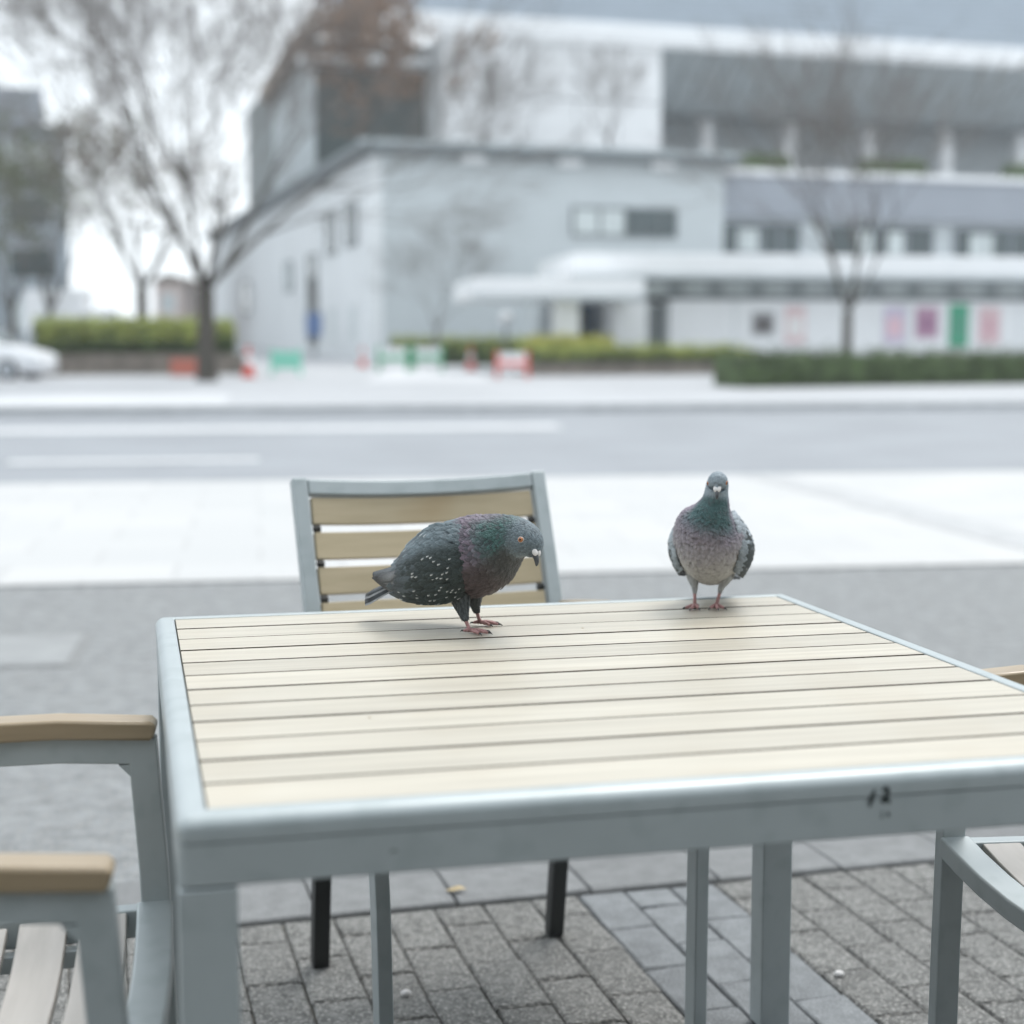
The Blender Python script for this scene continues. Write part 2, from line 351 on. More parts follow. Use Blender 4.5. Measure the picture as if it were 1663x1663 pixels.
# lower terrace wing to the right
B = bframe('terrace_wing', 610, 66, BY, 'long low wing with blue grey band and ribbon windows right of annex')
box('wall', (15.56, 60, 1.0, 14, -.5, 6.9), M_WALLG, B)
box('band', (15.57, 60, .55, 1.6, 6.9, 8.72), M_WALLD, B); box('coping', (15.56, 60.2, .40, 1.75, 8.72, 8.98), M_WHITE, B)
for (a, b_) in ((15.9, 19.6), (21.1, 26.4), (27.6, 33.6), (35, 41)): window(B, (a, b_, 5.35, 6.6, .96, .1), M_GLASS, M_WALLD, mull=3)
for (a, b_) in ((16.6, 17.6), (22.6, 23.3), (24.1, 24.9), (28.4, 29.6)): box('blind', (a, b_, .90, .935, 5.4, 6.4), M_BLIND, B)
box('terrace_floor', (15.57, 60, 1.76, 22, 8.2, 8.4), M_FARPAVE, B)
# main hall behind
C = bframe('main_hall', 720, 85, BY, 'huge convention hall with blue grey ribbed roof and white fascia')
hx0, hx1 = -6.5, 62
box('fascia', (hx0, hx1, -.6, .0, 17.35, 18.25), M_WHITE, C)
rf = MB().add([(hx0, -.5, 18.28), (hx1, -.5, 18.28), (hx1, 26, 33), (hx0, 26, 33), (hx0, 60, 33), (hx1, 60, 33)], [(0, 1, 2, 3)]).build('roof', M_ROOFG, C)
for k in range(26):
    t = (k + .5) / 26; y, z = -.5 + 26.5 * t, 18.28 + 14.72 * t; box('roof_rib', (hx0, hx1, y - .10, y + .10, z - .05, z + .24), M_ROOFG, rf)
for r_ in range(2):
    for k in range(5):
        x0 = .02 + k * 2.46; box('wall_panel', (x0 + .03, x0 + 2.43, .05, .6, (11.2, 14.35)[r_] - 3 * (1 - r_), (14.27, 17.3)[r_]), M_WHITE, C)
box('wall', (0, 12.32, .62, 30, 0, 17.3), M_WALLW, C)
box('soffit_back', (12.33, hx1, 6, 30, 14.81, 17.3), M_FIN, C)
lv = MB().add([(12.33, .05, 17.3), (hx1, .05, 17.3), (hx1, 3.6, 14.5), (12.33, 3.6, 14.5), (12.33, 3.9, 14.8), (hx1, 3.9, 14.8)], [(0, 3, 2, 1), (3, 4, 5, 2)]).build('louvre', M_FIN, C)
for k in range(40):
    x = 12.9 + k * 1.22
    MB().sweep([(x, .04, 17.24), (x, 3.5, 14.46)], (1, 0, 0), .14, .16).build('fin', M_FIN, lv)
box('lower_edge', (12.33, hx1, 3.4, 3.92, 14.2, 14.48), M_CAP, C)
box('recess_wall', (12.33, hx1, 9, 30, 0, 14.8), M_WALLG, C)
for k in range(9):
    x = 13 + k * 5.3; w = window(C, (x, x + 3.6, 9.0, 11.9, 8.95, .1), M_GLASS if k % 3 == 1 else M_BLIND, M_WALLD, mull=2, name='terrace_window')
for k in range(9): box('column', (16.9 + k * 5.3, 17.6 + k * 5.3, 5.0, 5.7, 8.42, 14.8), M_WHITE, C)
box('dark_recess', (hx0 + .5, -.02, 3.5, 30, 0, 17.3), M_DARKWALL, C)
box('canopy_slab', (hx0 - .5, -.3, 1.2, 3.4, 15.9, 16.35), M_WHITE, C)
MB().sweep([(hx0, -.4, 17.6), (hx0, 9, 17.1), (hx0, 18, 16.5)], (0, 0, 1), .9, .7).build('side_eave', mat('brown_eave', (.20, .15, .11), .7), C)
MB().add([(hx0 + .4, 3, 17), (hx0 + .4, 10, 16.8), (hx0 + .4, 17.5, 16.4), (hx0 + .4, 17.5, 0), (hx0 + .4, 3, 0)], [(0, 1, 2, 3, 4)]).build('side_wall', M_FIN, C)
# ticket pavilion with canopies and notice wall
P = bframe('pavilion', 920, 55, SY, 'white flat roofed pavilion with long notice wall behind the right tree')
z0 = .1
box('canopy', (0, 27, -1.2, 6, 3.58, 4.30), M_WHITE, P, .05); box('canopy_edge', (-.02, 27.02, -1.24, -1.203, 3.50, 3.66), M_WALLG, P)
box('clerestory', (2.4, 27, .35, 5.5, 2.95, 3.57), M_FIN, P)
for k in range(17): box('clerestory_panel', (2.7 + k * 1.45, 3.55 + k * 1.45, .24, .347, 2.98, 3.42), M_BLIND, P)
box('notice_wall', (3.6, 27, 0, 5.4, z0, 2.82), M_WHITE, P); box('wall_cap', (3.5, 27.1, -.08, 5.5, 2.822, 2.94), M_CAP, P)
for k in range(10): box('panel_joint', (5.9 + k * 2.1, 5.94 + k * 2.1, -.02, -.003, z0, 2.78), M_WALLG, P)
box('lower_canopy', (-3.7, 1.85, -3.6, 1.5, 2.72, 3.36), M_WHITE, P, .05); box('lower_canopy_edge', (-3.72, 1.87, -3.64, -3.603, 2.70, 2.86), M_WALLG, P)
box('pillar', (-.95, -.15, -2.9, -2.2, z0, 2.72), M_WHITE, P); box('pillar', (1.45, 2.6, -.9, .6, z0, 2.72), M_WHITE, P)
box('back_wall', (-.6, 3.58, 2.2, 5, z0, 3.57), M_WALLG, P)
window(P, (-.05, 1.3, .6, 2.6, 2.1, .1), M_GLASS, M_BLUE, mull=1); window(P, (2.65, 3.5, .8, 2.6, .6, .1), M_GLASS, M_WALLG, mull=1)
def on_wall(lx, lz, w, h, c1, c2, lab, name='poster'):
    e = Vector((math.cos(SY), math.sin(SY), 0)); o0 = Vector(P.location)
    p = o0 + e * lx + Vector((math.sin(SY), -math.cos(SY), 0)) * .03
    o = empty(name, (p.x, p.y, lz), SY, lab, 'poster', 'posters on the notice wall')
    box('sheet', (-w / 2, w / 2, -.012, .012, 0, h), c1, o); box('print', (-w * .36, w * .36, -.016, -.0125, h * .2, h * .72), c2, o)
mp_ = lambda n, c: mat('poster_' + n, c, .6, 0, .3, .2, 6)
on_wall(6.95, 1.6, .8, .8, mp_('grey', (.30, .30, .31)), mp_('black', (.10, .09, .09)), 'small dark grey poster, leftmost on the white notice wall')
on_wall(8.1, 1.3, .75, 1.3, mp_('pale_pink', (.72, .55, .56)), mp_('white', (.78, .76, .75)), 'pale pink poster between the dark poster and the tree')
on_wall(11.75, 1.3, .8, 1.3, mp_('lilac', (.60, .54, .66)), mp_('pink', (.72, .50, .56)), 'lilac poster right of the thin bare tree')
on_wall(12.95, 1.5, .85, 1.1, mp_('mauve', (.48, .30, .40)), mp_('plum', (.34, .18, .28)), 'plum coloured poster left of the green poster')
on_wall(14.15, 1.2, .75, 1.5, mp_('green', (.07, .36, .22)), mp_('dark_green', (.08, .30, .2)), 'bright green poster on the white notice wall')
on_wall(15.3, 1.3, .8, 1.3, mp_('rose', (.70, .52, .54)), mp_('rose2', (.62, .40, .44)), 'rose pink poster near the right end of the photo')
# left background
Lb = bframe('office_block', 120, 95, BY, 'dull blue grey office block at the far left behind trees')
box('wall', (-24, 0, 0, 20, 0, 13.6), M_OLD, Lb); box('top_storey', (-23, -1.2, 1, 19, 13.6, 16.2), M_WALLD, Lb); box('roof', (-24.3, .3, -.3, 20.3, 13.602, 13.95), M_CAP, Lb)
for fl in range(4):
    for k in range(6): window(Lb, (-3.4 - k * 3.6, -1.0 - k * 3.6, 2.2 + fl * 3.0, 3.9 + fl * 3.0, -.02, .1), M_BLIND if (k + fl) % 3 == 0 else M_GLASS, M_WALLG)
Pk = bframe('small_house', 300, 100, 0, 'small pinkish house glimpsed beyond the left tree')
box('wall', (-1.7, 0, 0, 8, 0, 5.2), M_PINK, Pk); MB().add([(-1.9, -.3, 5.2), (.2, -.3, 5.2), (.2, 8, 5.2), (-1.9, 8, 5.2), (-.85, -.3, 5.7), (-.85, 8, 5.7)], [(0, 1, 4), (1, 2, 5, 4), (2, 3, 5), (3, 0, 4, 5), (3, 2, 1, 0)]).build('roof', M_STONE, Pk)
window(Pk, (-1.2, -.5, 3.4, 4.4, -.02, .1), M_BLIND, M_WHITE)
# unseen cafe front added behind the camera to shade faces turned that way
K = empty('added_shade_front', (0, -6.5, 0), SY, 'unseen dark front with canopy, added behind the camera to shade the terrace', 'building')
box('wall', (-16, 16, -4, 0, 0, 8), mat('dark_shade_wall', (.16, .17, .17), .7), K)
box('canopy', (-12, 12, .004, 1.5, 3.0, 3.2), M_CAP, K)
for k in range(7): window(K, (-11 + k * 3.2, -8.4 + k * 3.2, .4, 2.6, .05, .1), M_GLASS, M_FIN, name='shade_front_window')

# ------------------------------------------------------------------ trees and hedges
def bare_tree(name, label, loc, height, trunk_r, fork, spread, seed, levels=5, mt=M_BARK, mtw=M_TWIG, group='bare trees', limbs=5, lean=(0, 0), leaves=None, droop=0., tw=1.):
    rr = random.Random(seed); tr = empty(name, loc, 0, label, 'tree', group)
    T, Bm, Tw, Lf = MB(), MB(), MB(), MB()
    f = Vector((lean[0], lean[1], fork))
    T.tube([(0, 0, -.3), (0, 0, .05), (lean[0] * .2, lean[1] * .2, fork * .35), (lean[0] * .6, lean[1] * .6, fork * .75), f], [trunk_r * 1.6, trunk_r * 1.25, trunk_r, trunk_r * .92, trunk_r * .95], 9)
    ends = []
    def grow(p, d, L, r, lev):
        n = 4 if lev > 1 else 3; pts = [p]; q = p.copy(); dd = d.copy()
        for i in range(n):
            dd = (dd + Vector((rr.gauss(0, .10), rr.gauss(0, .10), rr.gauss(.03, .06)))).normalized(); q = q + dd * (L / n); pts.append(q.copy())
        rad = [r * (1 - .5 * i / n) for i in range(n + 1)]
        (Bm if lev >= levels - 1 else Tw).tube(pts, rad, 6 if lev >= levels - 1 else (4 if lev > 1 else 3))
        if lev <= 0: ends.append((pts, dd)); return
        kids = rr.choice((3, 4)) if lev < levels else 4
        for k in range(kids):
            i = rr.choice((2, 3, 4)[:n - 1]) if k else n
            s = pts[min(i, n)]
            ax = dd.orthogonal().normalized(); ax.rotate(Matrix.Rotation(rr.uniform(0, 6.28), 3, dd))
            nd = dd.copy(); nd.rotate(Matrix.Rotation(rr.uniform(.25, .75) if k else rr.uniform(.05, .3), 3, ax)); nd.z += .06 - droop
            grow(s, nd.normalized(), L * rr.uniform(.62, .82), max(.006 * tw, rad[min(i, n)] * rr.uniform(.5, .72)), lev - 1)
    L0 = (height - fork) * .40
    for k in range(limbs):
        a = 2 * math.pi * (k + rr.uniform(-.3, .3)) / limbs; t = spread * rr.uniform(.6, 1.15)
        grow(f + Vector((0, 0, -.1 + .1 * rr.random())), Vector((math.cos(a) * t, math.sin(a) * t, 1)).normalized(), L0 * rr.uniform(.85, 1.2), trunk_r * rr.uniform(.26, .42), levels)
    T.build('trunk', mt, tr, smooth=True); Bm.build('limbs', mt, tr, smooth=True); Tw.build('twigs', mtw, tr)
    if leaves:
        m, num, size = leaves
        for _ in range(num):
            pts, d = rr.choice(ends); p = pts[rr.randrange(1, len(pts))] + Vector((rr.gauss(0, .12), rr.gauss(0, .12), rr.gauss(0, .12)))
            leaf(Lf, p, size * rr.uniform(.6, 1.3), rr)
        Lf.build('leaves', m, tr)
    return tr
def leaf(mb, p, s, rr):
    a = Vector((rr.gauss(0, 1), rr.gauss(0, 1), rr.gauss(0, 1))).normalized(); b = a.orthogonal().normalized(); c = a.cross(b)
    mb.add([p + b * s, p + c * s * .45, p - b * s, p - c * s * .45], [(0, 1, 2, 3)])
bare_tree('bare_tree', 'large bare vase shaped tree at left with forked dark trunk', (-8.35, 44, gz(44)), 11.4, .25, 2.5, .78, 5, 5, group='bare trees', limbs=9, tw=1.5)
bare_tree('bare_tree', 'thin bare tree in front of the white notice wall', ((1372 - 831) / 2600 * 47, 47, gz(47)), 9.4, .15, 1.9, .45, 21, 4, limbs=5, tw=1.7)
bare_tree('bare_tree', 'faint pale bare tree against the annex wall', ((710 - 831) / 2600 * 60, 60, gz(60)), 5.2, .07, 1.4, .7, 33, 4, M_TWIGP, M_TWIGP, limbs=5)
for (px, zz, sd_, lab) in ((785, 9.4, 41, 'small bare tree on the annex roof, left of the pair'), (985, 9.4, 42, 'small bare tree on the annex roof, right of the pair')):
    Y = 74; bare_tree('bare_tree', lab, ((px - 831) / 2600 * Y, Y, zz), 5.0, .10, 1.2, .8, sd_, 4, M_TWIG, M_TWIG, group='roof garden trees', limbs=5, tw=1.2)
bare_tree('brown_leaved_tree', 'tree with rusty brown leaves rising beside the hall roof', ((590 - 831) / 2600 * 76, 76, 9.4), 7.6, .14, .7, .55, 51, 4, M_BARK, mat('rusty_twig', (.17, .10, .065), .9), group='roof garden trees', limbs=5, leaves=(mat('rusty_leaf', (.26, .17, .115), .8, 0, .2, .3, 2), 4200, .17))
bare_tree('leafy_tree', 'sparse brownish tree standing left of the forked tree', ((235 - 831) / 2600 * 58, 58, gz(58)), 9.2, .22, 2.8, .7, 61, 4, M_BARK, M_TWIG, group='street trees', limbs=5, leaves=(M_LEAFB, 900, .10), droop=.06)
for (px, Y, h, sd_, lab) in ((85, 72, 9.5, 71, 'olive leaved tree in front of the office block, nearer the photo centre'), (25, 76, 10.5, 72, 'olive leaved tree at the left border of the photo')):
    bare_tree('leafy_tree', lab, ((px - 831) / 2600 * Y, Y, gz(Y)), h, .2, 2.0, .45, sd_, 4, M_BARK, M_TWIG, group='street trees', limbs=5, leaves=(M_LEAFG, 1300, .17), droop=.04)
def hedge(name, label, p0, p1, depth, h, z, m_lo, m_hi, n, seed, leafs=.07, group='hedges'):
    rr = random.Random(seed); x0, y0 = p0; x1, y1 = p1; L = math.hypot(x1 - x0, y1 - y0); a = math.atan2(y1 - y0, x1 - x0)
    o = empty(name, (x0, y0, z), a, label, 'hedge', group)
    nx, ny, V, F = max(6, int(L / .35)), 5, [], []
    prof = [(0, 0), (-.06, h * .5), (.05, h * .94), (depth * .3, h), (depth * .7, h), (depth - .05, h * .94), (depth, 0)]
    for i in range(nx + 1):
        for (y, zz) in prof: V.append((L * i / nx, y + rr.gauss(0, .03), zz * (1 + rr.gauss(0, .07)) - (.05 if zz == 0 else 0)))
    k = len(prof)
    for i in range(nx):
        for j in range(k - 1): F.append((i * k + j, i * k + k + j, i * k + k + j + 1, i * k + j + 1))
    F.append(tuple(range(k))); F.append(tuple(reversed(range(nx * k, nx * k + k))))
    MB().add(V, F).build('core', m_lo, o)
    lo, hi = MB(), MB()
    for _ in range(n):
        x = rr.uniform(0, L)
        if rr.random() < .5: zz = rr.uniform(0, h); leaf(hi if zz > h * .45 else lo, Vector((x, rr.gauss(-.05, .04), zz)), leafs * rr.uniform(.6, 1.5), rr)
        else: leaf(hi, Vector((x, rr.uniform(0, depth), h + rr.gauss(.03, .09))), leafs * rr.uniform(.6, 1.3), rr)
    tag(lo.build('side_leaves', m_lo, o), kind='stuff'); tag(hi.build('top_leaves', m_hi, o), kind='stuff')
    return o
def planter(label, p0, p1, depth, h, z, stone=.5):
    x0, y0 = p0; x1, y1 = p1; L = math.hypot(x1 - x0, y1 - y0); o = empty('stone_planter', (x0, y0, z), math.atan2(y1 - y0, x1 - x0), label, 'planter', 'stone planters')
    box('wall', (0, L, .02, depth, -.4, h - .06), M_STONE, o); box('coping', (-.05, L + .05, -.05, depth + .05, h - .058, h), M_STONE, o)
    n = int(L / stone)
    for r_ in range(2):
        for k in range(n):
            x = (k + (.5 if r_ else 0)) * stone
            if x + stone > L: continue
            hh = (h - .06) / 2; box('stone', (x + .015, x + stone - .015, -.03 + random.uniform(-.012, .012), .018, r_ * hh + .01, (r_ + 1) * hh - .01), M_STONE, o)
hedge('hedge', 'dark clipped hedge along the pavement at right', fg(1203, 40.5), fg(2000, 46), 1.5, .80, gz(41), M_HEDGE, M_HEDGE, 5000, 3, .06)
planter('low brown stone planter in the middle, left of the dark hedge', fg(868, 49), fg(1230, 51), 2.2, .38, gz(49.5))
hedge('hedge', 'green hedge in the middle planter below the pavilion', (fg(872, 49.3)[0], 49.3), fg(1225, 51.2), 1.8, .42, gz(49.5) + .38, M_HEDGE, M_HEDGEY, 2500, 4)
hedge('yellow_shrub', 'bright yellow green shrubs beside the pavilion pillar', fg(860, 50.6), fg(1000, 51.4), 1.2, 1.05, gz(50), M_HEDGEY, M_YELLOW, 1500, 6, .08)
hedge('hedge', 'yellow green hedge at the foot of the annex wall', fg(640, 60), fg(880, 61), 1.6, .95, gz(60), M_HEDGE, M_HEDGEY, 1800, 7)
planter('brown stone planter at left under the yellow green hedge', fg(76, 48), fg(400, 50), 3.2, .68, gz(48))
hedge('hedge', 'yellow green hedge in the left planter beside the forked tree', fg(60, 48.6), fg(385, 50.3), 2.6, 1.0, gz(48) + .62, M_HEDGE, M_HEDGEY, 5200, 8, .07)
for (s, lab) in ((16.5, 'planting box on the terrace just right of the annex'), (23.5, 'planting box on the terrace behind the thin tree'), (31.3, 'planting box on the terrace at the right border')):
    e = Vector((math.cos(BY), math.sin(BY), 0)); n = Vector((-math.sin(BY), math.cos(BY), 0)); o0 = Vector(B.location); p = o0 + e * s + n * 2.0; p2 = p + e * 3.2
    hedge('terrace_hedge', lab.replace('planting box', 'clipped hedge'), (p.x, p.y), (p2.x, p2.y), 1.0, 1.35, 8.4, M_HEDGE, M_HEDGE, 500, 9, .09, 'terrace hedges')

# ------------------------------------------------------------------ street furniture and vehicles
def cone(x, y, label, s=1.):
    o = empty('traffic_cone', (x, y, gz(y)), 0, label, 'traffic cone', 'red and white traffic cones')
    box('base', (-.19 * s, .19 * s, -.19 * s, .19 * s, 0, .04), M_REDP, o)
    b = MB().tube([(0, 0, .04), (0, 0, .3 * s)], [.14 * s, .10 * s], 14).build('body', M_REDP, o, True); MB().tube([(0, 0, .3 * s), (0, 0, .5 * s)], [.1005 * s, .067 * s], 14).build('band', M_WHITE, b, True)
    MB().tube([(0, 0, .5 * s), (0, 0, .72 * s)], [.066 * s, .03 * s], 14).build('tip', M_REDP, o, True)
def barrier(x, y, w, h, m, label, panel=None, cat='barrier', rz=0.):
    o = empty('barrier', (x, y, gz(y)), rz, label, cat, 'plastic site barriers')
    for s in (-1, 1):
        box('post', (s * (w / 2 - .05) - .05, s * (w / 2 - .05) + .05, -.05, .05, 0, h), m, o); box('foot', (s * (w / 2 - .05) - .07, s * (w / 2 - .05) + .07, -.3, .3, 0, .05), m, o)
    box('panel', (-w / 2 + .101, w / 2 - .101, -.03, .03, h * .25, h * .92), panel or M_WHITE, o)
    box('stripe', (-w / 2 + .11, w / 2 - .11, -.036, -.0305, h * .42, h * .62), m, o)
barrier(*fg(832, 47.5), 1.0, .78, M_REDP, 'red and white plastic barrier in front of the middle planter')
barrier(*fg(640, 53), 1.05, .85, M_GREENP, 'green and white barrier, left of the two in the driveway')
barrier(*fg(695, 53.4), 1.05, .85, M_GREENP, 'green and white barrier, right of the two in the driveway')
barrier(*fg(466, 49.5), .95, .80, M_TEAL, 'pale teal site barrier at the driveway entrance', M_TEAL)
cone(*fg(590, 58), 'traffic cone by the annex corner', 1.0); cone(*fg(765, 54), 'traffic cone beside the middle hedge', 1.15); cone(*fg(405, 47), 'traffic cone at the right end of the left planter', 1.3)
rp_ = empty('red_board', (*fg(302, 47.6), gz(47.6)), 0, 'reddish board leaning on the left planter by the trunk', 'board'); box('sheet', (-.42, .42, -.03, .03, .05, .55), mat('faded_red', (.42, .13, .09), .7), rp_, .01)
sg = empty('blue_sign', (*fg(512, 70), gz(70)), 0, 'small blue sign beside the tall side window', 'sign'); box('post', (-.04, .04, -.04, .04, 0, 1.0), M_CAP, sg); box('panel', (-.35, .35, -.03, .03, 1.0, 2.0), M_BLUE, sg)
lampo = empty('globe_lamp', (*fg(822, 57), gz(57)), 0, 'white globe garden lamp in front of the annex wall', 'lamp'); MB().tube([(0, 0, 0), (0, 0, 1.55)], .05, 8).build('post', M_CAP, lampo); MB().ellipsoid((0, 0, 1.75), (.24, .24, .24)).build('globe', M_WHITE, lampo, True)
def car(label, loc, rz, L=4.4, W=1.7, Ht=1.5, paint=M_CARW, nose=.9, name='parked_car'):
    o = empty(name, loc, rz, label, 'car', 'parked cars')
    # stations along x: (x, half width, belt height, roof height, roof half width)
    hL = L / 2; b = Ht * .60
    S_ = [(-hL, W * .40, b * .80, b * .82, W * .36), (-hL + .15, W * .48, b * .98, b, W * .44), (-hL + .45, W * .5, b, Ht * .93, W * .36), (-hL + 1.0, W * .5, b, Ht, W * .37), (.1, W * .5, b, Ht, W * .37), (hL - nose - .75, W * .5, b, Ht * .95, W * .36), (hL - nose, W * .5, b * .97, b, W * .45), (hL - .25, W * .48, b * .82, b * .84, W * .42), (hL, W * .40, b * .55, b * .57, W * .36)]
    V = []; F = []
    for (x, w, zb, zt, wt) in S_:
        V += [(x, -w * .92, .22), (x, -w, .45), (x, -w, zb), (x, -wt, zt), (x, wt, zt), (x, w, zb), (x, w, .45), (x, w * .92, .22)]
    n = 8
    for i in range(len(S_) - 1):
        for k in range(n): F.append((i * n + k, i * n + n + k, i * n + n + (k + 1) % n, i * n + (k + 1) % n))
    F.append(tuple(reversed(range(n)))[::-1]); F.append(tuple(reversed(range((len(S_) - 1) * n, len(S_) * n))))
    MB().add(V, F).build('body', paint, o, True)
    def pane(i, j, k0, k1, name):
        q = [Vector(V[i * n + k0]), Vector(V[j * n + k0]), Vector(V[j * n + k1]), Vector(V[i * n + k1])]; c = sum(q, Vector()) / 4
        nn = (q[1] - q[0]).cross(q[3] - q[0]).normalized(); nn = nn if nn.dot(c - Vector((0, 0, .6))) > 0 else -nn
        q = [c + (p - c) * .86 + nn * .012 for p in q]; MB().add(q, [(0, 1, 2, 3)]).build(name, M_GLASS, o)
    for (i, j) in ((3, 4), (4, 5)):
        pane(i, j, 2, 3, 'side_window'); pane(i, j, 5, 4, 'side_window')
    pane(5, 6, 3, 4, 'windscreen'); pane(2, 1, 3, 4, 'rear_window')
    for sx in (-hL + .8, hL - .85):
        for sy in (-1, 1):
            w = MB().tube([(sx, sy * (W / 2 - .12), .31), (sx, sy * (W / 2 + .015), .31)], .31, 18).build('wheel', M_TYRE, o); MB().tube([(sx, sy * (W / 2 + .005), .31), (sx, sy * (W / 2 + .03), .31)], .19, 12).build('rim', M_CARS, w)
    for sy in (-1, 1): MB().ellipsoid((hL - .12, sy * W * .36, b * .68), (.12, .2, .09), 10, 6).build('headlight', M_LAMP, o, True)
    return o
car('white rounded car cut off by the left border of the photo', (fg(-42, 45.5)[0], 45.5, gz(45.5)), R(-6), 4.5, 1.75, 1.60, M_CARW, 1.0)
car('silver parked car behind the left hedge, nearer the border', (fg(92, 66)[0], 66, gz(66)), R(-70), 4.4, 1.75, 1.85, M_CARS)
car('white parked car behind the left hedge, nearer the forked tree', (fg(212, 66)[0], 66, gz(66)), R(-75), 4.4, 1.75, 1.85, M_CARW)
tk = empty('box_truck', (fg(105, 74)[0], 74, gz(74)), 0, 'white box truck behind the parked cars at far left', 'truck')
box('cargo_box', (-1.4, 1.2, -1, 1, .8, 3.05), M_WHITE, tk, .04); box('cab', (1.22, 2.4, -.95, .95, .5, 2.2), M_CARW, tk, .15); box('windscreen', (2.38, 2.42, -.8, .8, 1.35, 2.0), M_GLASS, tk)
for x in (-.8, 1.8):
    for s in (-1, 1): MB().tube([(x, s * .7, .4), (x, s * .95, .4)], .4, 16).build('wheel', M_TYRE, tk)


# thin pale volume added to lift the darks, as film veil does
hz = MB().box(-175, 175, -66, 300, -1.5, 36).build('film_veil', mat('_unused', (.5, .5, .5)))
hz.data.materials.clear(); hm = bpy.data.materials.new('pale_film_veil'); hm.use_nodes = True; hn = hm.node_tree; hn.nodes.clear()
ho = hn.nodes.new('ShaderNodeOutputMaterial'); hv = hn.nodes.new('ShaderNodeVolumePrincipled'); hv.inputs['Color'].default_value = (.95, .97, 1, 1); hv.inputs['Density'].default_value = .001; hv.inputs['Anisotropy'].default_value = .3
hn.links.new(hv.outputs[0], ho.inputs['Volume']); hz.data.materials.append(hm); hz['kind'] = 'stuff'
# ------------------------------------------------------------------ the table
tc_ = tl(TW / 2, TDp / 2)
table = empty('slatted_table', tc_, TY, 'large grey metal table with cream slatted top carrying two pigeons', 'table')
hw, hd, rim = TW / 2, TDp / 2, .029
def loop(hx, hy, r, n=5):
    P = []
    for (sx, sy, a0) in ((1, 1, 0), (-1, 1, 90), (-1, -1, 180), (1, -1, 270)):
        for k in range(n + 1):
            a = R(a0 + 90 * k / n); P.append((sx * (hx - r) + r * math.cos(a), sy * (hy - r) + r * math.sin(a)))
    return P
def ring_profile(prof, name, m):
    """prof: list of (outset from the slat field, z)"""
    mb = MB(); V = []; n = None
    for (o_, z) in prof:
        r = max(.0015, .014 + (o_ - rim)); L_ = loop(hw + o_, hd + o_, r); n = len(L_); V += [(x, y, z) for x, y in L_]
    F = []
    for i in range(len(prof) - 1):
        for k in range(n): F.append((i * n + k, i * n + (k + 1) % n, i * n + n + (k + 1) % n, i * n + n + k))
    o = mb.add(V, F).build(name, m, table, smooth=True); o.data.set_sharp_from_angle(angle=R(28)); return o
rr = .015
prof = [(.0005, TH - .022), (.0005, TH - .0012), (.002, TH)] + [(rim - rr + rr * math.sin(R(a)), TH - rr + rr * math.cos(R(a))) for a in range(0, 91, 15)] + [(rim, TH - .0235), (rim - .0012, TH - .0242), (.004, TH - .0242)]
fr = ring_profile([(a, b) for a, b in reversed(prof)], 'rim', M_ALU)
prof = [(.006, TH - .066), (rim - .0025, TH - .066), (rim - .001, TH - .0645), (rim - .001, TH - .0262), (rim - .0025, TH - .0248), (.006, TH - .0248)]
ring_profile(prof, 'apron', M_ALU)
pitch = TDp / 12
sm = []
for i in range(12):
    y0 = -hd + i * pitch; g_ = .0034
    o = box('slat', (-hw + .0015, hw - .0015, -(pitch / 2) + g_, pitch / 2 - g_, -.024, 0), M_TABWOOD, table, bevel=.0008)
    o.data.materials.append(M_GAPSHADE)
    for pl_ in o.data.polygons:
        if abs(pl_.normal.y) > .9: pl_.material_index = 1        # slat sides painted dark for the shade in the gaps
    o.location = (0, y0 + pitch / 2, TH - .0012 + random.uniform(-.0004, .0004)); o.rotation_euler = (random.gauss(0, .002), 0, random.gauss(0, .0004))
for x in (-.30, 0, .30): box('gap_shade_rail', (x - .03, x + .03, -hd - .0, hd, TH - .055, TH - .0275), M_DARKMETAL, table)  # unseen rails added under the slats to block light through the gaps
lw = .054
for sx in (-1, 1):
    for sy in (-1, 1):
        x, y = sx * (hw + rim - .0015 - lw / 2), sy * (hd + rim - .0015 - lw / 2)
        lg = box('leg', (x - lw / 2, x + lw / 2, y - lw / 2, y + lw / 2, .006, TH - .0675), M_ALU, table, bevel=.003)
        box('foot_pad', (x - lw / 2 + .004, x + lw / 2 - .004, y - lw / 2 + .004, y + lw / 2 - .004, 0, .0055), M_SPACER, lg)
# hand drawn mark on the front edge
def ribbon(mb, pts, w):
    V = []; F = []
    for i, (x, z) in enumerate(pts):
        a = pts[max(i - 1, 0)]; b = pts[min(i + 1, len(pts) - 1)]; d = Vector((b[0] - a[0], b[1] - a[1])).normalized(); n = Vector((-d.y, d.x)) * w[i] / 2
        V += [(x + n.x, 0, z + n.y), (x - n.x, 0, z - n.y)]
    for i in range(len(pts) - 1): F.append((2 * i, 2 * i + 1, 2 * i + 3, 2 * i + 2))
    mb.add(V, F)
mk = MB()
ribbon(mk, [(-.0135, -.001), (-.0118, .006), (-.0095, .013), (-.0080, .017)], [.002, .0048, .0040, .0014])
ribbon(mk, [(-.0005, .014), (.0025, .0178), (.0055, .0165), (.0062, .0125), (.0035, .0075), (.0005, .0035), (-.0012, .0042)], [.0014, .0040, .0046, .0048, .0050, .0052, .0020])
ribbon(mk, [(.0015, .0035), (.0045, .0055), (.0072, .0042), (.0090, .0015)], [.003, .004, .0042, .0018])
o = mk.build('ink_mark', M_INK, table); o.location = (.664 - hw, -hd - rim - .0004, TH - .0335)
mk = MB(); ribbon(mk, [(.0062, -.0075), (.0072, -.0105), (.0075, -.0125)], [.0012, .0034, .0012]); ribbon(mk, [(.0005, -.0065), (.0002, -.014)], [.0010, .0012])
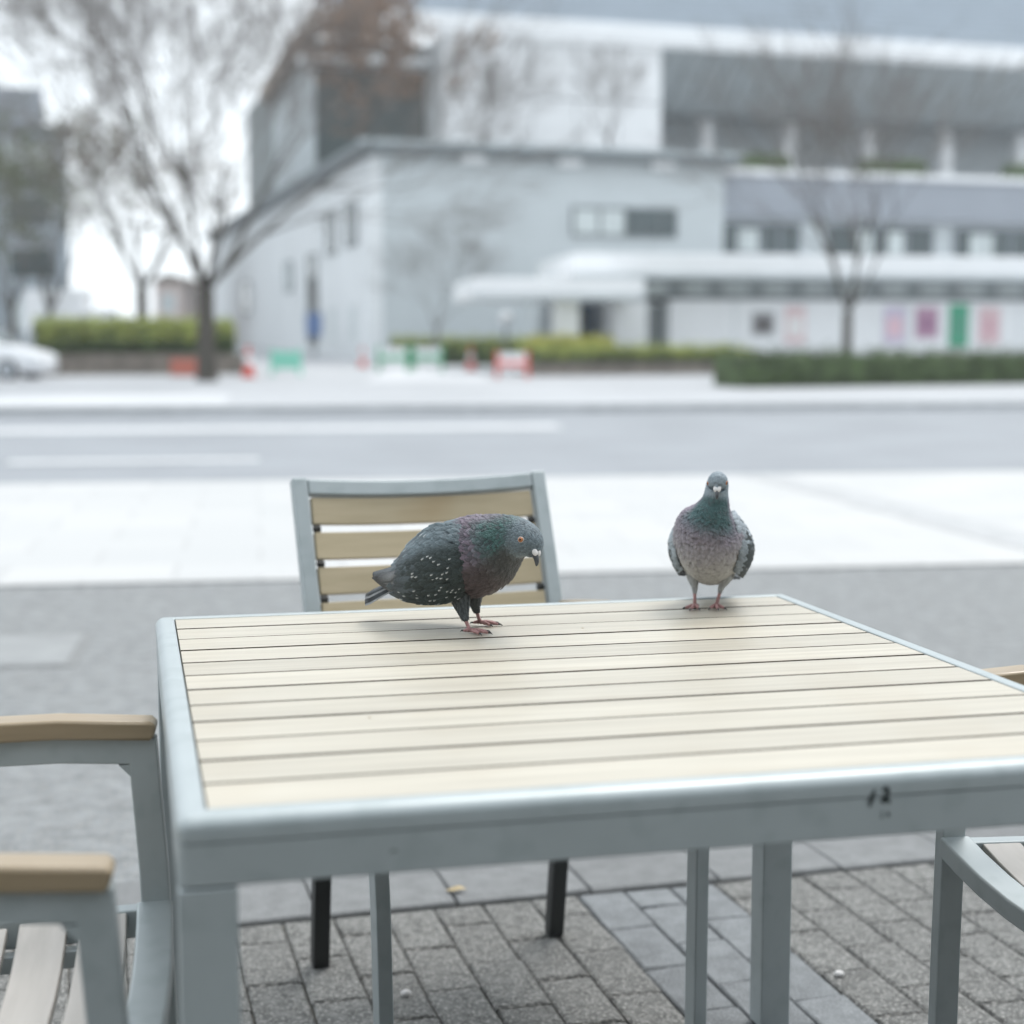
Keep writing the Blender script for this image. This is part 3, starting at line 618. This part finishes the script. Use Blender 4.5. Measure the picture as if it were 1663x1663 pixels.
o = mk.build('ink_drip', M_INK, table); o.location = (.664 - hw, -hd - rim - .0001, TH - .0335)
mk = MB(); ribbon(mk, [(-.004, 0), (0, .0012), (.004, .0005)], [.0006, .0022, .0006]); o = mk.build('scuff', M_DARKMETAL, table); o.location = (.17 - hw, -hd - rim + .0006, TH - .045)
for (x, y) in ((.20, .33), (.60, .84)):
    o = MB().ellipsoid((0, 0, 0), (.0024, .002, .0006), 8, 4).build('speck', M_WOOD, table); o.location = (x - hw, y - hd, TH - .0006)

# ------------------------------------------------------------------ armchairs
def make_chair(label):
    c = empty('slatted_armchair', (0, 0, 0), 0, label, 'chair', 'armchairs around the table')
    for s in (-1, 1):
        MB().sweep([(s * .268, .268, 0), (s * .272, .263, .30), (s * .278, .256, .50), (s * .281, .244, .672)], (1, 0, 0), .024, .037).build('front_leg', M_ALU, c, bevel=.003)
        MB().sweep([(s * .281, .2620, .6545), (s * .281, .14, .6605), (s * .278, .0, .6585), (s * .268, -.14, .6485), (s * .25, -.295, .630)], (1, 0, 0), .0238, .034).build('arm_rail', M_ALU, c, bevel=.003)
        MB().add([(s * .281 - .0115, .2312, .639), (s * .281 + .0115, .2312, .639), (s * .281 + .0115, .2312, .622), (s * .281 - .0115, .2312, .622), (s * .281 - .0115, .2145, .639), (s * .281 + .0115, .2145, .639)],
                 [(0, 1, 5, 4), (2, 3, 4, 5), (0, 4, 3), (1, 2, 5)]).build('arm_fillet', M_ALU, c)
        MB().sweep([(s * .281, .262, .6810), (s * .281, .255, .6830), (s * .281, .14, .6885), (s * .278, .0, .6865), (s * .268, -.14, .6765), (s * .2545, -.27, .661)], (1, 0, 0), [.036, .044, .046, .046, .044, .040], [.017, .025, .026, .026, .026, .024]).build('arm_cap', M_ARM, c, bevel=.005, seg=3)
        MB().sweep([(s * .236, -.285, 0), (s * .238, -.245, .30), (s * .238, -.236, .44), (s * .238, -.258, .56), (s * .239, -.335, .76), (s * .239, -.3975, .9125)], (1, 0, 0), .028, .027).build('rear_leg', M_ALU, c, bevel=.003)
        MB().sweep([(s * .236, -.286, .003), (s * .2375, -.2445, .30)], (1, 0, 0), .0310, .0305).build('leg_shade', M_SPACER, c, bevel=.003)  # black sleeve added to paint in the rear leg's shade
        MB().sweep([(s * .262, .238, .440), (s * .254, .0, .432), (s * .240, -.232, .425)], (0, 0, 1), .036, .026).build('side_rail', M_ALU, c, bevel=.003)
        MB().sweep([(s * .225, .205, .413), (s * .222, .0, .404), (s * .212, -.225, .400)], (0, 0, 1), .022, .020).build('slat_bearer', M_ALU, c, bevel=.002)
        for (x, y) in ((s * .268, .268), (s * .236, -.285)): box('foot_pad', (x - .014, x + .014, y - .014, y + .014, -.001, .004), M_SPACER, c)
    xs = [-1, -.8, -.55, -.28, 0, .28, .55, .8, 1]
    dish = lambda u, d: -d * (1 - u * u)
    MB().sweep([(u * .27, .2560 + .010 * (1 - u * u), .449 + dish(u, .026)) for u in xs], (0, 1, 0), .046, .030).build('front_rail', M_ALU, c, bevel=.004)
    MB().sweep([(u * .232, -.238, .424 + dish(u, .02)) for u in xs], (0, 1, 0), .026, .032).build('rear_rail', M_ALU, c, bevel=.003)
    for k in range(6):
        y = .193 - k * .0735; hx = .2465 - .004 * k
        MB().sweep([(u * hx, y + .010 * (1 - u * u) * (1 - k / 6), .4495 - .0045 * k + dish(u, .028)) for u in xs], (0, 1, 0), .0595, .013).build('seat_slat', M_SEAT, c, bevel=.0025)
    # back rest: the post line between z .56 and .91
    def by(z): return -.258 + (-.335 + .258) * (z - .56) / .20 if z < .76 else -.335 + (-.3975 + .335) * (z - .76) / .1525
    MB().sweep([(u * .2250, by(.897) - .012 * (1 - u * u), .8965 - .009 * (1 - u * u)) for u in xs], (0, 1, .4), .026, .029).build('top_rail', M_ALU, c, bevel=.003)
    MB().sweep([(u * .2215, by(.56) - .012 * (1 - u * u), .535) for u in xs], (0, 1, .4), .026, .029).build('lower_rail', M_ALU, c, bevel=.003)
    for k in range(5):
        zc = .8540 - k * .0632
        MB().sweep([(u * .2205, by(zc) - .014 * (1 - u * u), zc - .007 * (1 - u * u) * (1 - k * .2)) for u in xs], (0, 1, .38), .013, .0522).build('back_slat', M_BACK, c, bevel=.002)
        if k < 4:
            for s in (-1, 1):
                z = zc - .0316; o = MB().box(-.0065, .0065, -.006, .006, -.0052, .0052).build('spacer', M_SPACER, c); o.location = (s * .2140, by(z) + .003, z); o.rotation_euler = (R(-20), 0, 0)
    return c
def place(c, x, y, ang):            # table local position of the chair's centre, facing angle
    p = tl(x, y); c.location = (p.x, p.y, 0); c.scale = (1.035, 1, 1.022); c.rotation_euler = (0, 0, ang - math.pi / 2)
chair = make_chair('armchair with tan slatted back standing behind the table')
place(chair, .551, 1.268, TY + math.atan2(-.991, .133))
ch2 = copy_tree(chair); ch2['label'] = 'armchair at the left edge of the table, both arms showing'; place(ch2, -.322, .350, TY + R(-4.8))
ch3 = copy_tree(chair); ch3['label'] = 'armchair at the right edge of the photo, mostly cut off'; place(ch3, 1.36, .335, TY + math.pi)
# ------------------------------------------------------------------ pigeons
def smooth(a, b, x): t = np.clip((x - a) / (b - a), 0, 1); return t * t * (3 - 2 * t)
def catmull(A, n):
    """resample rows of A (stations x values) along chord length of the first three columns"""
    A = np.array(A, float); d = np.r_[0, np.cumsum(np.linalg.norm(np.diff(A[:, :3], axis=0), axis=1))]; d /= d[-1]
    x = np.linspace(0, 1, n); out = np.zeros((n, A.shape[1])); m = np.zeros_like(A)
    m[1:-1] = (A[2:] - A[:-2]) / (d[2:] - d[:-2])[:, None]; m[0] = (A[1] - A[0]) / (d[1] - d[0]); m[-1] = (A[-1] - A[-2]) / (d[-1] - d[-2])
    k = np.clip(np.searchsorted(d, x, side='right') - 1, 0, len(d) - 2); h = (d[k + 1] - d[k])[:, None]; t = ((x - d[k]) / h[:, 0])[:, None]
    return (2 * t**3 - 3 * t**2 + 1) * A[k] + (t**3 - 2 * t**2 + t) * h * m[k] + (-2 * t**3 + 3 * t**2) * A[k + 1] + (t**3 - t**2) * h * m[k + 1]
class Surf:
    def __init__(s, P, periodic, flip=False):
        s.P = P; s.per = periodic; nu, nv = P.shape[:2]
        du = np.gradient(P, axis=0)
        dv = (np.roll(P, -1, 1) - np.roll(P, 1, 1)) / 2 if periodic else np.gradient(P, axis=1)
        n = np.cross(du, dv); n /= np.linalg.norm(n, axis=2)[:, :, None] + 1e-12
        s.N = -n if flip else n
        s.su = np.linalg.norm(du, axis=2) * (nu - 1); s.sv = np.linalg.norm(dv, axis=2) * (nv if periodic else nv - 1)
    def _bi(s, G, u, v):
        nu, nv = G.shape[:2]; x = np.clip(u, 0, 1) * (nu - 1); i = np.minimum(x.astype(int), nu - 2); fx = x - i
        if s.per: y = (v % 1) * nv; j = y.astype(int) % nv; fy = y - np.floor(y); j2 = (j + 1) % nv
        else: y = np.clip(v, 0, 1) * (nv - 1); j = np.minimum(y.astype(int), nv - 2); fy = y - j; j2 = j + 1
        if G.ndim == 3: fx = fx[..., None]; fy = fy[..., None]
        return (G[i, j] * (1 - fx) + G[i + 1, j] * fx) * (1 - fy) + (G[i, j2] * (1 - fx) + G[i + 1, j2] * fx) * fy
    def at(s, u, v, off=0.):
        u = np.asarray(u, float); v = np.asarray(v, float)
        p = s._bi(s.P, u, v); n = s._bi(s.N, u, v); n = n / (np.linalg.norm(n, axis=-1, keepdims=True) + 1e-12)
        return p + n * (np.asarray(off)[..., None] if np.ndim(off) else off), n
AL = np.array([0, .22, .48, .74, .92, 1.]); WP = np.array([.50, .92, 1., .86, .50, .10]); AC = np.array([-1., -.5, 0., .5, 1.])
FQ = [(i * 5 + j, i * 5 + j + 1, i * 5 + 6 + j, i * 5 + 5 + j) for i in range(5) for j in range(4)]
def put_feather(mb, sf, u0, v0, L, w, ang, sgn, base, lift, c, ctip=None, spot=None, camber=.0006, wp=WP, edge=.13):
    su = max(1e-4, float(sf._bi(sf.su, np.array(u0), np.array(v0))))
    a = AL[:, None] * np.ones(5); b = np.ones((6, 1)) * AC
    u = u0 + sgn * math.cos(ang) * a * L / su
    sv = np.maximum(.01, sf._bi(sf.sv, u[:, 2], np.full(6, v0)))[:, None]
    v = v0 + (math.sin(ang) * a * L + b * wp[:, None] * w / 2) / sv
    over = np.maximum(0, -u if sgn < 0 else u - 1) * su          # feathers that run past the edge go straight on
    off = base + lift * a + camber * (1 - b * b)
    p, n = sf.at(u, v, off)
    if over.max() > 0:
        e, _ = sf.at(np.array([0., .03]) if sgn < 0 else np.array([1., .97]), np.array([v0, v0])); d = e[0] - e[1]; d /= np.linalg.norm(d) + 1e-9
        p = p + d * over[..., None]
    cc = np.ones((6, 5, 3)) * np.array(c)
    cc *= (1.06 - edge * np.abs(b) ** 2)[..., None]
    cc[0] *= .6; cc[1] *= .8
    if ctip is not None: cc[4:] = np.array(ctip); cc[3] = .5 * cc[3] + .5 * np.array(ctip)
    if spot is not None: cc[4, 2] = np.array(spot); cc[5] = np.array(spot)
    mb.add(p.reshape(-1, 3), FQ, np.clip(cc, 0, 1).reshape(-1, 3))
def bird_body(stations, n=72, nv=64):
    A = catmull(stations, n)               # x y z  halfwidth up down
    C = A[:, :3]; T = np.gradient(C, axis=0); T /= np.linalg.norm(T, axis=1)[:, None]
    Y = np.array([0, 1., 0]); S = Y - T * (T @ Y)[:, None]; S /= np.linalg.norm(S, axis=1)[:, None]; N = np.cross(T, S)
    ph = np.arange(nv) / nv * 2 * np.pi
    c, s = np.cos(ph), np.sin(ph)
    hgt = np.where(s[None, :] > 0, np.abs(A[:, 4:5]), np.abs(A[:, 5:6])); hwd = np.abs(A[:, 3:4])
    P = C[:, None] + S[:, None] * (hwd * c)[..., None] + N[:, None] * (hgt * s)[..., None]
    return Surf(P, True, True), C
def fill(mb, c): mb.c += [tuple(c)] * (len(mb.v) - len(mb.c)); return mb
def make_pigeon(label, loc, rz, stations, colour, wingnet, wing_colour, tail, legs, eye, beak, feather_cols, seed, esink=.0008, fvar=.2):
    rr = random.Random(seed)
    o = empty('pigeon', loc, rz, label, 'pigeon', 'pigeons on the table')
    sf, C = bird_body(stations)
    nu, nv = sf.P.shape[:2]
    mb = MB(); V = sf.P.reshape(-1, 3); F = [(i * nv + j, i * nv + nv + j, i * nv + nv + (j + 1) % nv, i * nv + (j + 1) % nv)[::-1] for i in range(nu - 1) for j in range(nv)]
    F.append(tuple(range(nv))); F.append(tuple(reversed(range((nu - 1) * nv, nu * nv))))
    uu, vv = np.meshgrid(np.linspace(0, 1, nu), np.arange(nv) / nv, indexing='ij')
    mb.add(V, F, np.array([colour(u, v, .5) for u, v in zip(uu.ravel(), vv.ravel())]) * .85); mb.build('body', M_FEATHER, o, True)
    # small contour feathers, head to rump; they lie towards the tail
    pl = MB(); u = .985
    ci = np.linalg.norm(np.diff(C, axis=0), axis=1).sum()
    while u > .03:
        L, w = feather_cols(u); sv = float(np.mean(sf.sv[int(u * (nu - 1))])); k = max(8, int(sv / (w * .62)))
        ph = rr.random()
        for j in range(k):
            v = (j + ph + rr.uniform(-.25, .25)) / k; uj = u + rr.uniform(-.4, .4) * L * .45 / ci
            c = np.array(colour(uj, v, rr.random())) * rr.uniform(1 - fvar, 1 + fvar)
            rough = 1.9 if .52 < uj < .84 else 1.
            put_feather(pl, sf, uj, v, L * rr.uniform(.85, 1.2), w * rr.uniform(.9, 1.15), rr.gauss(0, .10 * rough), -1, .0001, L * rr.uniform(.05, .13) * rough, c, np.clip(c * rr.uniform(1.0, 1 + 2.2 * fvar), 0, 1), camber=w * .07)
        u -= L * .42 / ci
    tag(pl.build('contour_feathers', M_FEATHER, o, True), kind='stuff')
    # wings
    for side in (-1, 1):
        W = np.array(wingnet, float)      # s stations x (top xyz, mid xyz, bot xyz)
        Q = [catmull(W[:, k * 3:k * 3 + 3], 40) for k in range(3)]
        h = np.linspace(0, 1, 24)[None, :, None]
        G = Q[0][:, None] * ((1 - h) * (1 - 2 * h)) + Q[1][:, None] * (4 * h * (1 - h)) + Q[2][:, None] * (h * (2 * h - 1))
        G[..., 1] *= side
        ws = Surf(G, False); 
        if (ws.N[12, 10, 1] * side) < 0: ws.N = -ws.N
        wg = MB(); a, b = G.shape[:2]
        I = G - ws.N * .006
        V = np.concatenate([G.reshape(-1, 3), I.reshape(-1, 3)]); F = []; off = a * b
        for i in range(a - 1):
            for j in range(b - 1): q = (i * b + j, i * b + b + j, i * b + b + j + 1, i * b + j + 1); F += [q, tuple(off + x for x in q[::-1])]
        for i in range(a - 1):
            for j in (0, b - 1): F.append((i * b + j, i * b + b + j, off + i * b + b + j, off + i * b + j))
        for j in range(b - 1):
            for i in (0, a - 1): F.append((i * b + j, i * b + j + 1, off + i * b + j + 1, off + i * b + j))
        base_c = [wing_colour(s_, h_, .5, side)[0] for s_ in np.linspace(0, 1, a) for h_ in np.linspace(0, 1, b)]
        wg.add(V, F, base_c + [(.06, .07, .07)] * off)
        wo_ = wg.build('wing', M_FEATHER, o, True)
        fm = MB(); LP = np.array([.45, .8, 1., .95, .62, .12])
        for k in range(8):                 # long flight feathers
            h0 = .96 - .065 * k; c = np.array(wing_colour(.85, h0, rr.random(), side)[0])
            put_feather(fm, ws, .46 + .012 * k, h0, .100 - .0035 * k, .0145, -.03 + .006 * k, 1, .0006 + .0005 * k, .0022, c * (1.45 if k % 2 else .6), c * .45, None, .0012, LP, .55)
        for k in range(10):                # secondaries
            h0 = .90 - .082 * k; c = np.array(wing_colour(.6, h0, rr.random(), side)[0])
            put_feather(fm, ws, .40, h0, .058 - .0012 * k, .017, 0, 1, .0024 + .0004 * (k % 2), .0022, c * (1.25 if k % 2 else .75), c * .6, None, .0013, LP, .5)
        s_ = .60
        while s_ > -.01:
            f_ = s_ / .6; L = .013 + .015 * f_; w = .009 + .006 * f_; sv = float(ws.sv[int(max(0, s_) * (a - 1))].mean()); k = max(5, int(sv / (w * .66)))
            for j in range(k + 1):
                h0 = (j + rr.uniform(-.5, .5)) / k; s0 = s_ + rr.uniform(-.02, .02); c, sp = wing_colour(s0, h0, rr.random(), side)
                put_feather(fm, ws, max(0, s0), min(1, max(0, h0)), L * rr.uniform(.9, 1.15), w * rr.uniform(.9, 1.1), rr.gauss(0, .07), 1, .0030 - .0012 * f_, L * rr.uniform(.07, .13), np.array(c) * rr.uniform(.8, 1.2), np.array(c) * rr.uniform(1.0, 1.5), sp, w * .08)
            s_ -= L * .34 / .17
        tag(fm.build('wing_feathers', M_FEATHER, wo_, True), kind='stuff')
    # tail
    (tb, td, tlen, tcol, ttip, roll) = tail
    tg = empty('tail', tb); tg.parent = o
    td = Vector(td).normalized(); sd_ = Vector((0, .93, roll)); up = td.cross(sd_) * -1
    if up.z < 0: up = -up
    for k in range(9):
        f_ = (k - 4) / 4; d = (td + sd_ * (.26 * f_)).normalized(); ss = d.cross(up).normalized(); mbt = MB(); n = 8
        V = []; cs = []
        for i in range(n):
            t = i / (n - 1); w = .0105 * (.5 + .6 * t if t < .85 else 1.0 - (t - .85) * 3.4)
            for b_ in (-1, 0, 1):
                p = Vector((0, .010 * f_, 0)) + d * (tlen * t * (1 - .06 * abs(f_))) + ss * (b_ * w) + up * (.0012 * (1 - b_ * b_) - .0022 * abs(k - 4) - .003 * t * t); V.append(p)
                cc = np.array(tcol) if t < .72 else np.array(ttip)
                if b_ == -1 and k % 3 == 0: cc = np.array((.45, .46, .47))
                cs.append(cc * rr.uniform(.9, 1.1))
        mbt.add(V, [(i * 3 + j, i * 3 + j + 1, i * 3 + 4 + j, i * 3 + 3 + j) for i in range(n - 1) for j in range(2)], cs)
        ft = mbt.build('tail_feather', M_FEATHER, tg, True); md = ft.modifiers.new('thick', 'SOLIDIFY'); md.thickness = .0008
    # legs
    for (hip, ank, foot, yaw, tcol2, rth) in legs:
        hip, ank, foot = Vector(hip), Vector(ank), Vector(foot)
        ax_ = ank - hip
        rows = [(hip - ax_ * .55, rth * 1.35), (hip - ax_ * .15, rth * 1.22), (hip + ax_ * .2, rth * .98), (hip + ax_ * .55, rth * .70), (hip + ax_ * .85, rth * .46), (ank + (foot - ank) * .10, rth * .33), (ank + (foot - ank) * .22, rth * .24)]
        tA = catmull([(*p_, r_) for p_, r_ in rows], 24); aw = np.arange(20) / 20 * 2 * np.pi
        tz = np.array(ax_.normalized()); tx = np.cross(tz, (0, 1., 0)); tx /= np.linalg.norm(tx); ty = np.cross(tz, tx)
        tP = tA[:, None, :3] + (tA[:, 3:4] * np.cos(aw))[..., None] * tx * 1.15 + (tA[:, 3:4] * np.sin(aw))[..., None] * ty - np.array(foot)
        ts = Surf(tP, True)
        if np.dot(ts.N[8, 0], tx) < 0: ts.N = -ts.N
        th = MB(); n2 = 20; th.add(tP.reshape(-1, 3), [(i * n2 + k, i * n2 + (k + 1) % n2, i * n2 + n2 + (k + 1) % n2, i * n2 + n2 + k) for i in range(23) for k in range(n2)]); fill(th, np.array(tcol2) * .8)
        for i in range(13):
            for k in range(9):
                cc_ = np.array(tcol2) * rr.uniform(.85, 1.15); put_feather(th, ts, .02 + i * .066, (k + .5 * (i % 2) + rr.uniform(-.2, .2)) / 9, .0085, .0055 - .0002 * i, rr.gauss(0, .12), 1, .0002, .0011, cc_, cc_ * 1.12)
        lg = empty('leg', foot); lg.parent = o
        th.build('thigh', M_FEATHER, lg, True)
        sh = MB(); a_ = ank - foot
        sh.tube([a_ * 1.05, a_ * .6, a_ * .25, Vector((0, 0, .0045))], [.0031, .0027, .0030, .0038], 9)
        cl = MB()
        for (da, ln) in ((R(-32), .022), (0, .028), (R(30), .023), (R(172), .013)):
            d = Vector((math.cos(yaw + da), math.sin(yaw + da), 0)); p = [Vector((0, 0, .0042)), d * ln * .35 + Vector((0, 0, .0052)), d * ln * .7 + Vector((0, 0, .0036)), d * ln + Vector((0, 0, .0026))]
            sh.tube(p, [.0033, .0027, .0025, .0019], 8)
            for q_ in (.38, .72): sh.ellipsoid(d * ln * q_ + Vector((0, 0, .0036)), (.0029, .0029, .0027), 8, 5)
            cl.tube([d * (ln - .001) + Vector((0, 0, .0029)), d * (ln + .0035) + Vector((0, 0, .0027)), d * (ln + .0068) + Vector((0, 0, .0004))], [.0017, .0013, .0003], 7)
        ft = sh.build('foot', M_LEG, lg, True); cl.build('claws', M_CLAW, ft, True)
    # eyes, beak
    for e0 in eye:
        k_ = np.argmin(np.linalg.norm(sf.P.reshape(-1, 3) - np.array(e0), axis=1)); p = sf.P.reshape(-1, 3)[k_]; n = sf.N.reshape(-1, 3)[k_]; nn = Vector(n); rot = nn.to_track_quat('Z', 'Y').to_matrix(); p = Vector(p)
        e = MB().ellipsoid((0, 0, 0), (.0052, .0046, .0014), 16, 9, rot).build('eye', M_LID, o, True); e.location = p + nn * esink
        MB().ellipsoid(nn * .0012, (.0040, .0038, .0024), 16, 9, rot).build('iris', M_IRIS, e, True)
        MB().ellipsoid(nn * .0029, (.0019, .0021, .0012), 12, 7, rot).build('pupil', M_PUPIL, e, True)
    bp_, bd, bl_, bup, bsc = Vector(beak[0]), Vector(beak[1]).normalized(), beak[2], Vector(beak[3]), beak[4]
    bup = (bup - bd * bup.dot(bd)).normalized(); bs = bd.cross(bup)
    bk = MB(); V = []; n = 12; st_ = [(-.35, .0052, .0050, 0), (0, .0046, .0044, 0), (.35, .0037, .0036, .0006), (.65, .0030, .0032, .0006), (.85, .0022, .0026, -.0006), (.97, .0013, .0016, -.0022), (1.0, .0004, .0005, -.0032)]
    for (t, a_, b_, dz) in st_:
        for k in range(n): p = 2 * math.pi * k / n; V.append(bd * (t * bl_) + bs * (a_ * bsc * math.cos(p)) + bup * (b_ * bsc * math.sin(p) + dz))
    bk.add(V, [(i * n + k, i * n + (k + 1) % n, i * n + n + (k + 1) % n, i * n + n + k) for i in range(len(st_) - 1) for k in range(n)] + [tuple(range((len(st_) - 1) * n, len(st_) * n))])
    bo = bk.build('beak', M_BEAK, o, True); bo.location = bp_
    ce = MB(); rot = Matrix((bd, bs, bup)).transposed()
    for s_ in (-1, 1): ce.ellipsoid(bd * (bl_ * .14) + bs * (s_ * .0026 * bsc) + bup * .0032 * bsc, (.0066 * bsc, .0037 * bsc, .0034 * bsc), 12, 8, rot)
    ce.build('cere', M_CERE, bo, True)
    return o
def mixc(a, b, t): return np.array(a) * (1 - t) + np.array(b) * t
SP = (.74, .75, .74)
# pigeon bending over, seen from its right side
def col1(u, v, r):
    d = math.sin(2 * math.pi * v); back = np.array((.110, .145, .162)); belly = np.array((.082, .080, .078)); breast = np.array((.072, .056, .058))
    c = mixc(belly, back, float(smooth(-.25, .35, d)))
    low = mixc(breast, belly, float(smooth(.40, .25, u)))
    c = mixc(low, c, float(smooth(-.15, .45, d)))
    purple = np.array((.150, .118, .150)); teal = np.array((.052, .112, .104)); head = np.array((.130, .165, .185)); dk = np.array((.05, .05, .06))
    neck = mixc(purple, teal, float(smooth(.60, .73, u + .05 * (r - .5)))); neck = mixc(neck, purple, .8 * float(smooth(.70, .98, d)) * float(smooth(.86, .72, u)))
    neck = mixc(neck, dk, .55 if r > .72 else 0.); neck = mixc(mixc(breast, teal, .25 * float(smooth(.6, .75, u))), neck, float(smooth(-.45, .05, d)))
    c = mixc(c, neck, float(smooth(.50, .57, u + .015 * math.sin(9 * v))))
    return mixc(c, head, float(smooth(.80, .875, u)))
def wcol1(s, h, r, side):
    top = np.array((.120, .155, .172)); dark = np.array((.032, .044, .044)); tip = np.array((.135, .138, .140)); mid = np.array((.085, .106, .118))
    if s < .62:
        c = mixc(top, dark, float(smooth(.22, .42, h + .25 * max(0, .25 - s)))); c = mixc(c, mid, float(smooth(.42, .60, s)) * .8)
        sp = SP if (h > .40 and r > .62 and .06 < s < .36) or (h > .8 and r > .6 and s < .55) or (h < .14 and .25 < s < .55 and r > .5) else None
        return c, sp
    return mixc(mid, tip, float(smooth(.6, .8, s)) * (1 if h > .5 else .6)), None
st1 = [(-.128, 0, .078, .020, .016, .014), (-.110, 0, .083, .029, .025, .023), (-.085, 0, .092, .041, .042, .041), (-.042, 0, .1005, .051, .057, .056), (0, 0, .108, .054, .061, .058), (.030, -.001, .119, .049, .0580, .053), (.055, -.004, .132, .039, .0470, .038), (.073, -.008, .1395, .0295, .0365, .0275), (.0905, -.014, .1415, .0245, .0280, .0240), (.105, -.021, .135, .0205, .0210, .021), (.113, -.026, .126, .011, .011, .012), (.1165, -.029, .121, .003, .003, .003)]
wn1 = [(.006, .026, .156, .018, .046, .112, .004, .030, .062), (-.018, .032, .160, -.010, .0595, .108, -.016, .042, .048), (-.050, .030, .157, -.046, .0625, .102, -.050, .042, .041), (-.090, .026, .128, -.088, .053, .090, -.092, .036, .043), (-.120, .020, .095, -.120, .035, .076, -.122, .026, .050), (-.166, .011, .078, -.166, .013, .074, -.166, .011, .069)]
def fc1(u): f_ = float(smooth(.92, .5, u)); return .0062 + .0085 * f_, .0046 + .0052 * f_
pig1 = make_pigeon('dark pigeon bending down with wing showing, orange eye, left of the two', (-.059, 2.385, TH), R(-25), st1, col1, wn1, wcol1,
    ((-.118, 0, .070), (-1, 0, -.40), .074, (.050, .058, .064), (.020, .024, .026), .42),
    [((-.008, -.026, .050), (.002, -.031, .021), (.014, -.034, 0), R(2), (.075, .085, .088), .0115), ((-.012, .026, .050), (-.010, .031, .024), (-.004, .036, 0), R(8), (.075, .085, .088), .0115)],
    ((.099, -.045, .1455), (.099, .012, .1455)), ((.1120, -.0262, .1285), (.44, -.34, -.83), .0245, (.8, -.2, .5), 1.25), fc1, 3)
# pigeon standing upright, facing the camera
def col2(u, v, r):
    d = math.sin(2 * math.pi * v); back = np.array((.26, .30, .33)); belly = np.array((.50, .49, .465)); breast = np.array((.30, .28, .30))
    front = mixc(belly, breast, float(smooth(.44, .60, u + .03 * (r - .5)))); c = mixc(front, back, float(smooth(.15, .6, d)))
    teal = np.array((.050, .115, .115)); purple = np.array((.24, .20, .245)); head = np.array((.25, .30, .335)); dk = np.array((.07, .07, .075))
    neck = mixc(purple, teal, float(smooth(.1, -.55, d)) * float(smooth(.62, .72, u)) * .95 + .0); neck = mixc(neck, dk, .4 if r > .78 else 0.)
    c = mixc(c, neck, float(smooth(.58, .68, u + .03 * (r - .5))))
    return mixc(c, head, float(smooth(.80, .86, u + .03 * d)))
def wcol2(s, h, r, side):
    pale = np.array((.34, .385, .42)); dark = np.array((.035, .045, .045)); mid = np.array((.14, .16, .17))
    if s < .62:
        k = float(smooth(.45, .62, h + (.20 if side > 0 else -.12) + .5 * (r - .5)))
        if s < .06: k *= .35
        return mixc(pale, dark, k), (SP if (h > .45 and r > .6 and s > .1) else None)
    return mixc(mid, dark, float(smooth(.7, .95, s))), None
st2 = [(-.106, 0, .058, .016, .014, .013), (-.090, 0, .066, .028, .028, .026), (-.062, 0, .078, .042, .042, .046), (-.026, 0, .094, .053, .054, .061), (.006, 0, .113, .0585, .056, .060), (.025, .001, .138, .0515, .049, .049), (.033, .007, .159, .0320, .036, .035), (.036, .012, .178, .0215, .026, .025), (.039, .014, .194, .0180, .0215, .0210), (.045, .0165, .2075, .0165, .0185, .0185), (.054, .0175, .2085, .0130, .0145, .0150), (.061, .018, .204, .0065, .007, .008), (.0635, .018, .201, .002, .002, .002)]
wn2 = [(.022, .030, .158, .036, .048, .112, .020, .038, .066), (.004, .036, .158, .014, .0595, .110, .006, .046, .058), (-.026, .034, .148, -.018, .0655, .102, -.020, .048, .050), (-.062, .028, .118, -.056, .054, .084, -.056, .040, .046), (-.098, .020, .086, -.094, .036, .066, -.094, .028, .046), (-.146, .011, .046, -.146, .013, .042, -.146, .011, .038)]
def fc2(u): f_ = float(smooth(.88, .5, u)); return .0050 + .0065 * f_, .0040 + .0040 * f_
pig2 = make_pigeon('pale breasted grey pigeon standing upright facing the camera', (.322, 2.585, TH), R(-104), st2, col2, wn2, wcol2,
    ((-.096, 0, .056), (-1, 0, -.30), .080, (.16, .18, .19), (.03, .034, .036), 0.),
    [((.002, -.026, .050), (.006, -.023, .031), (.012, -.022, 0), R(-6), (.40, .41, .41), .0085), ((-.002, .026, .050), (.000, .019, .033), (.002, .011, 0), R(14), (.40, .41, .41), .0085)],
    ((.0535, -.003, .2085), (.0535, .040, .2085)), ((.0590, .018, .2005), (.66, .02, -.75), .0195, (.5, 0, .7), 1.0), fc2, 4, -.0020, .07)
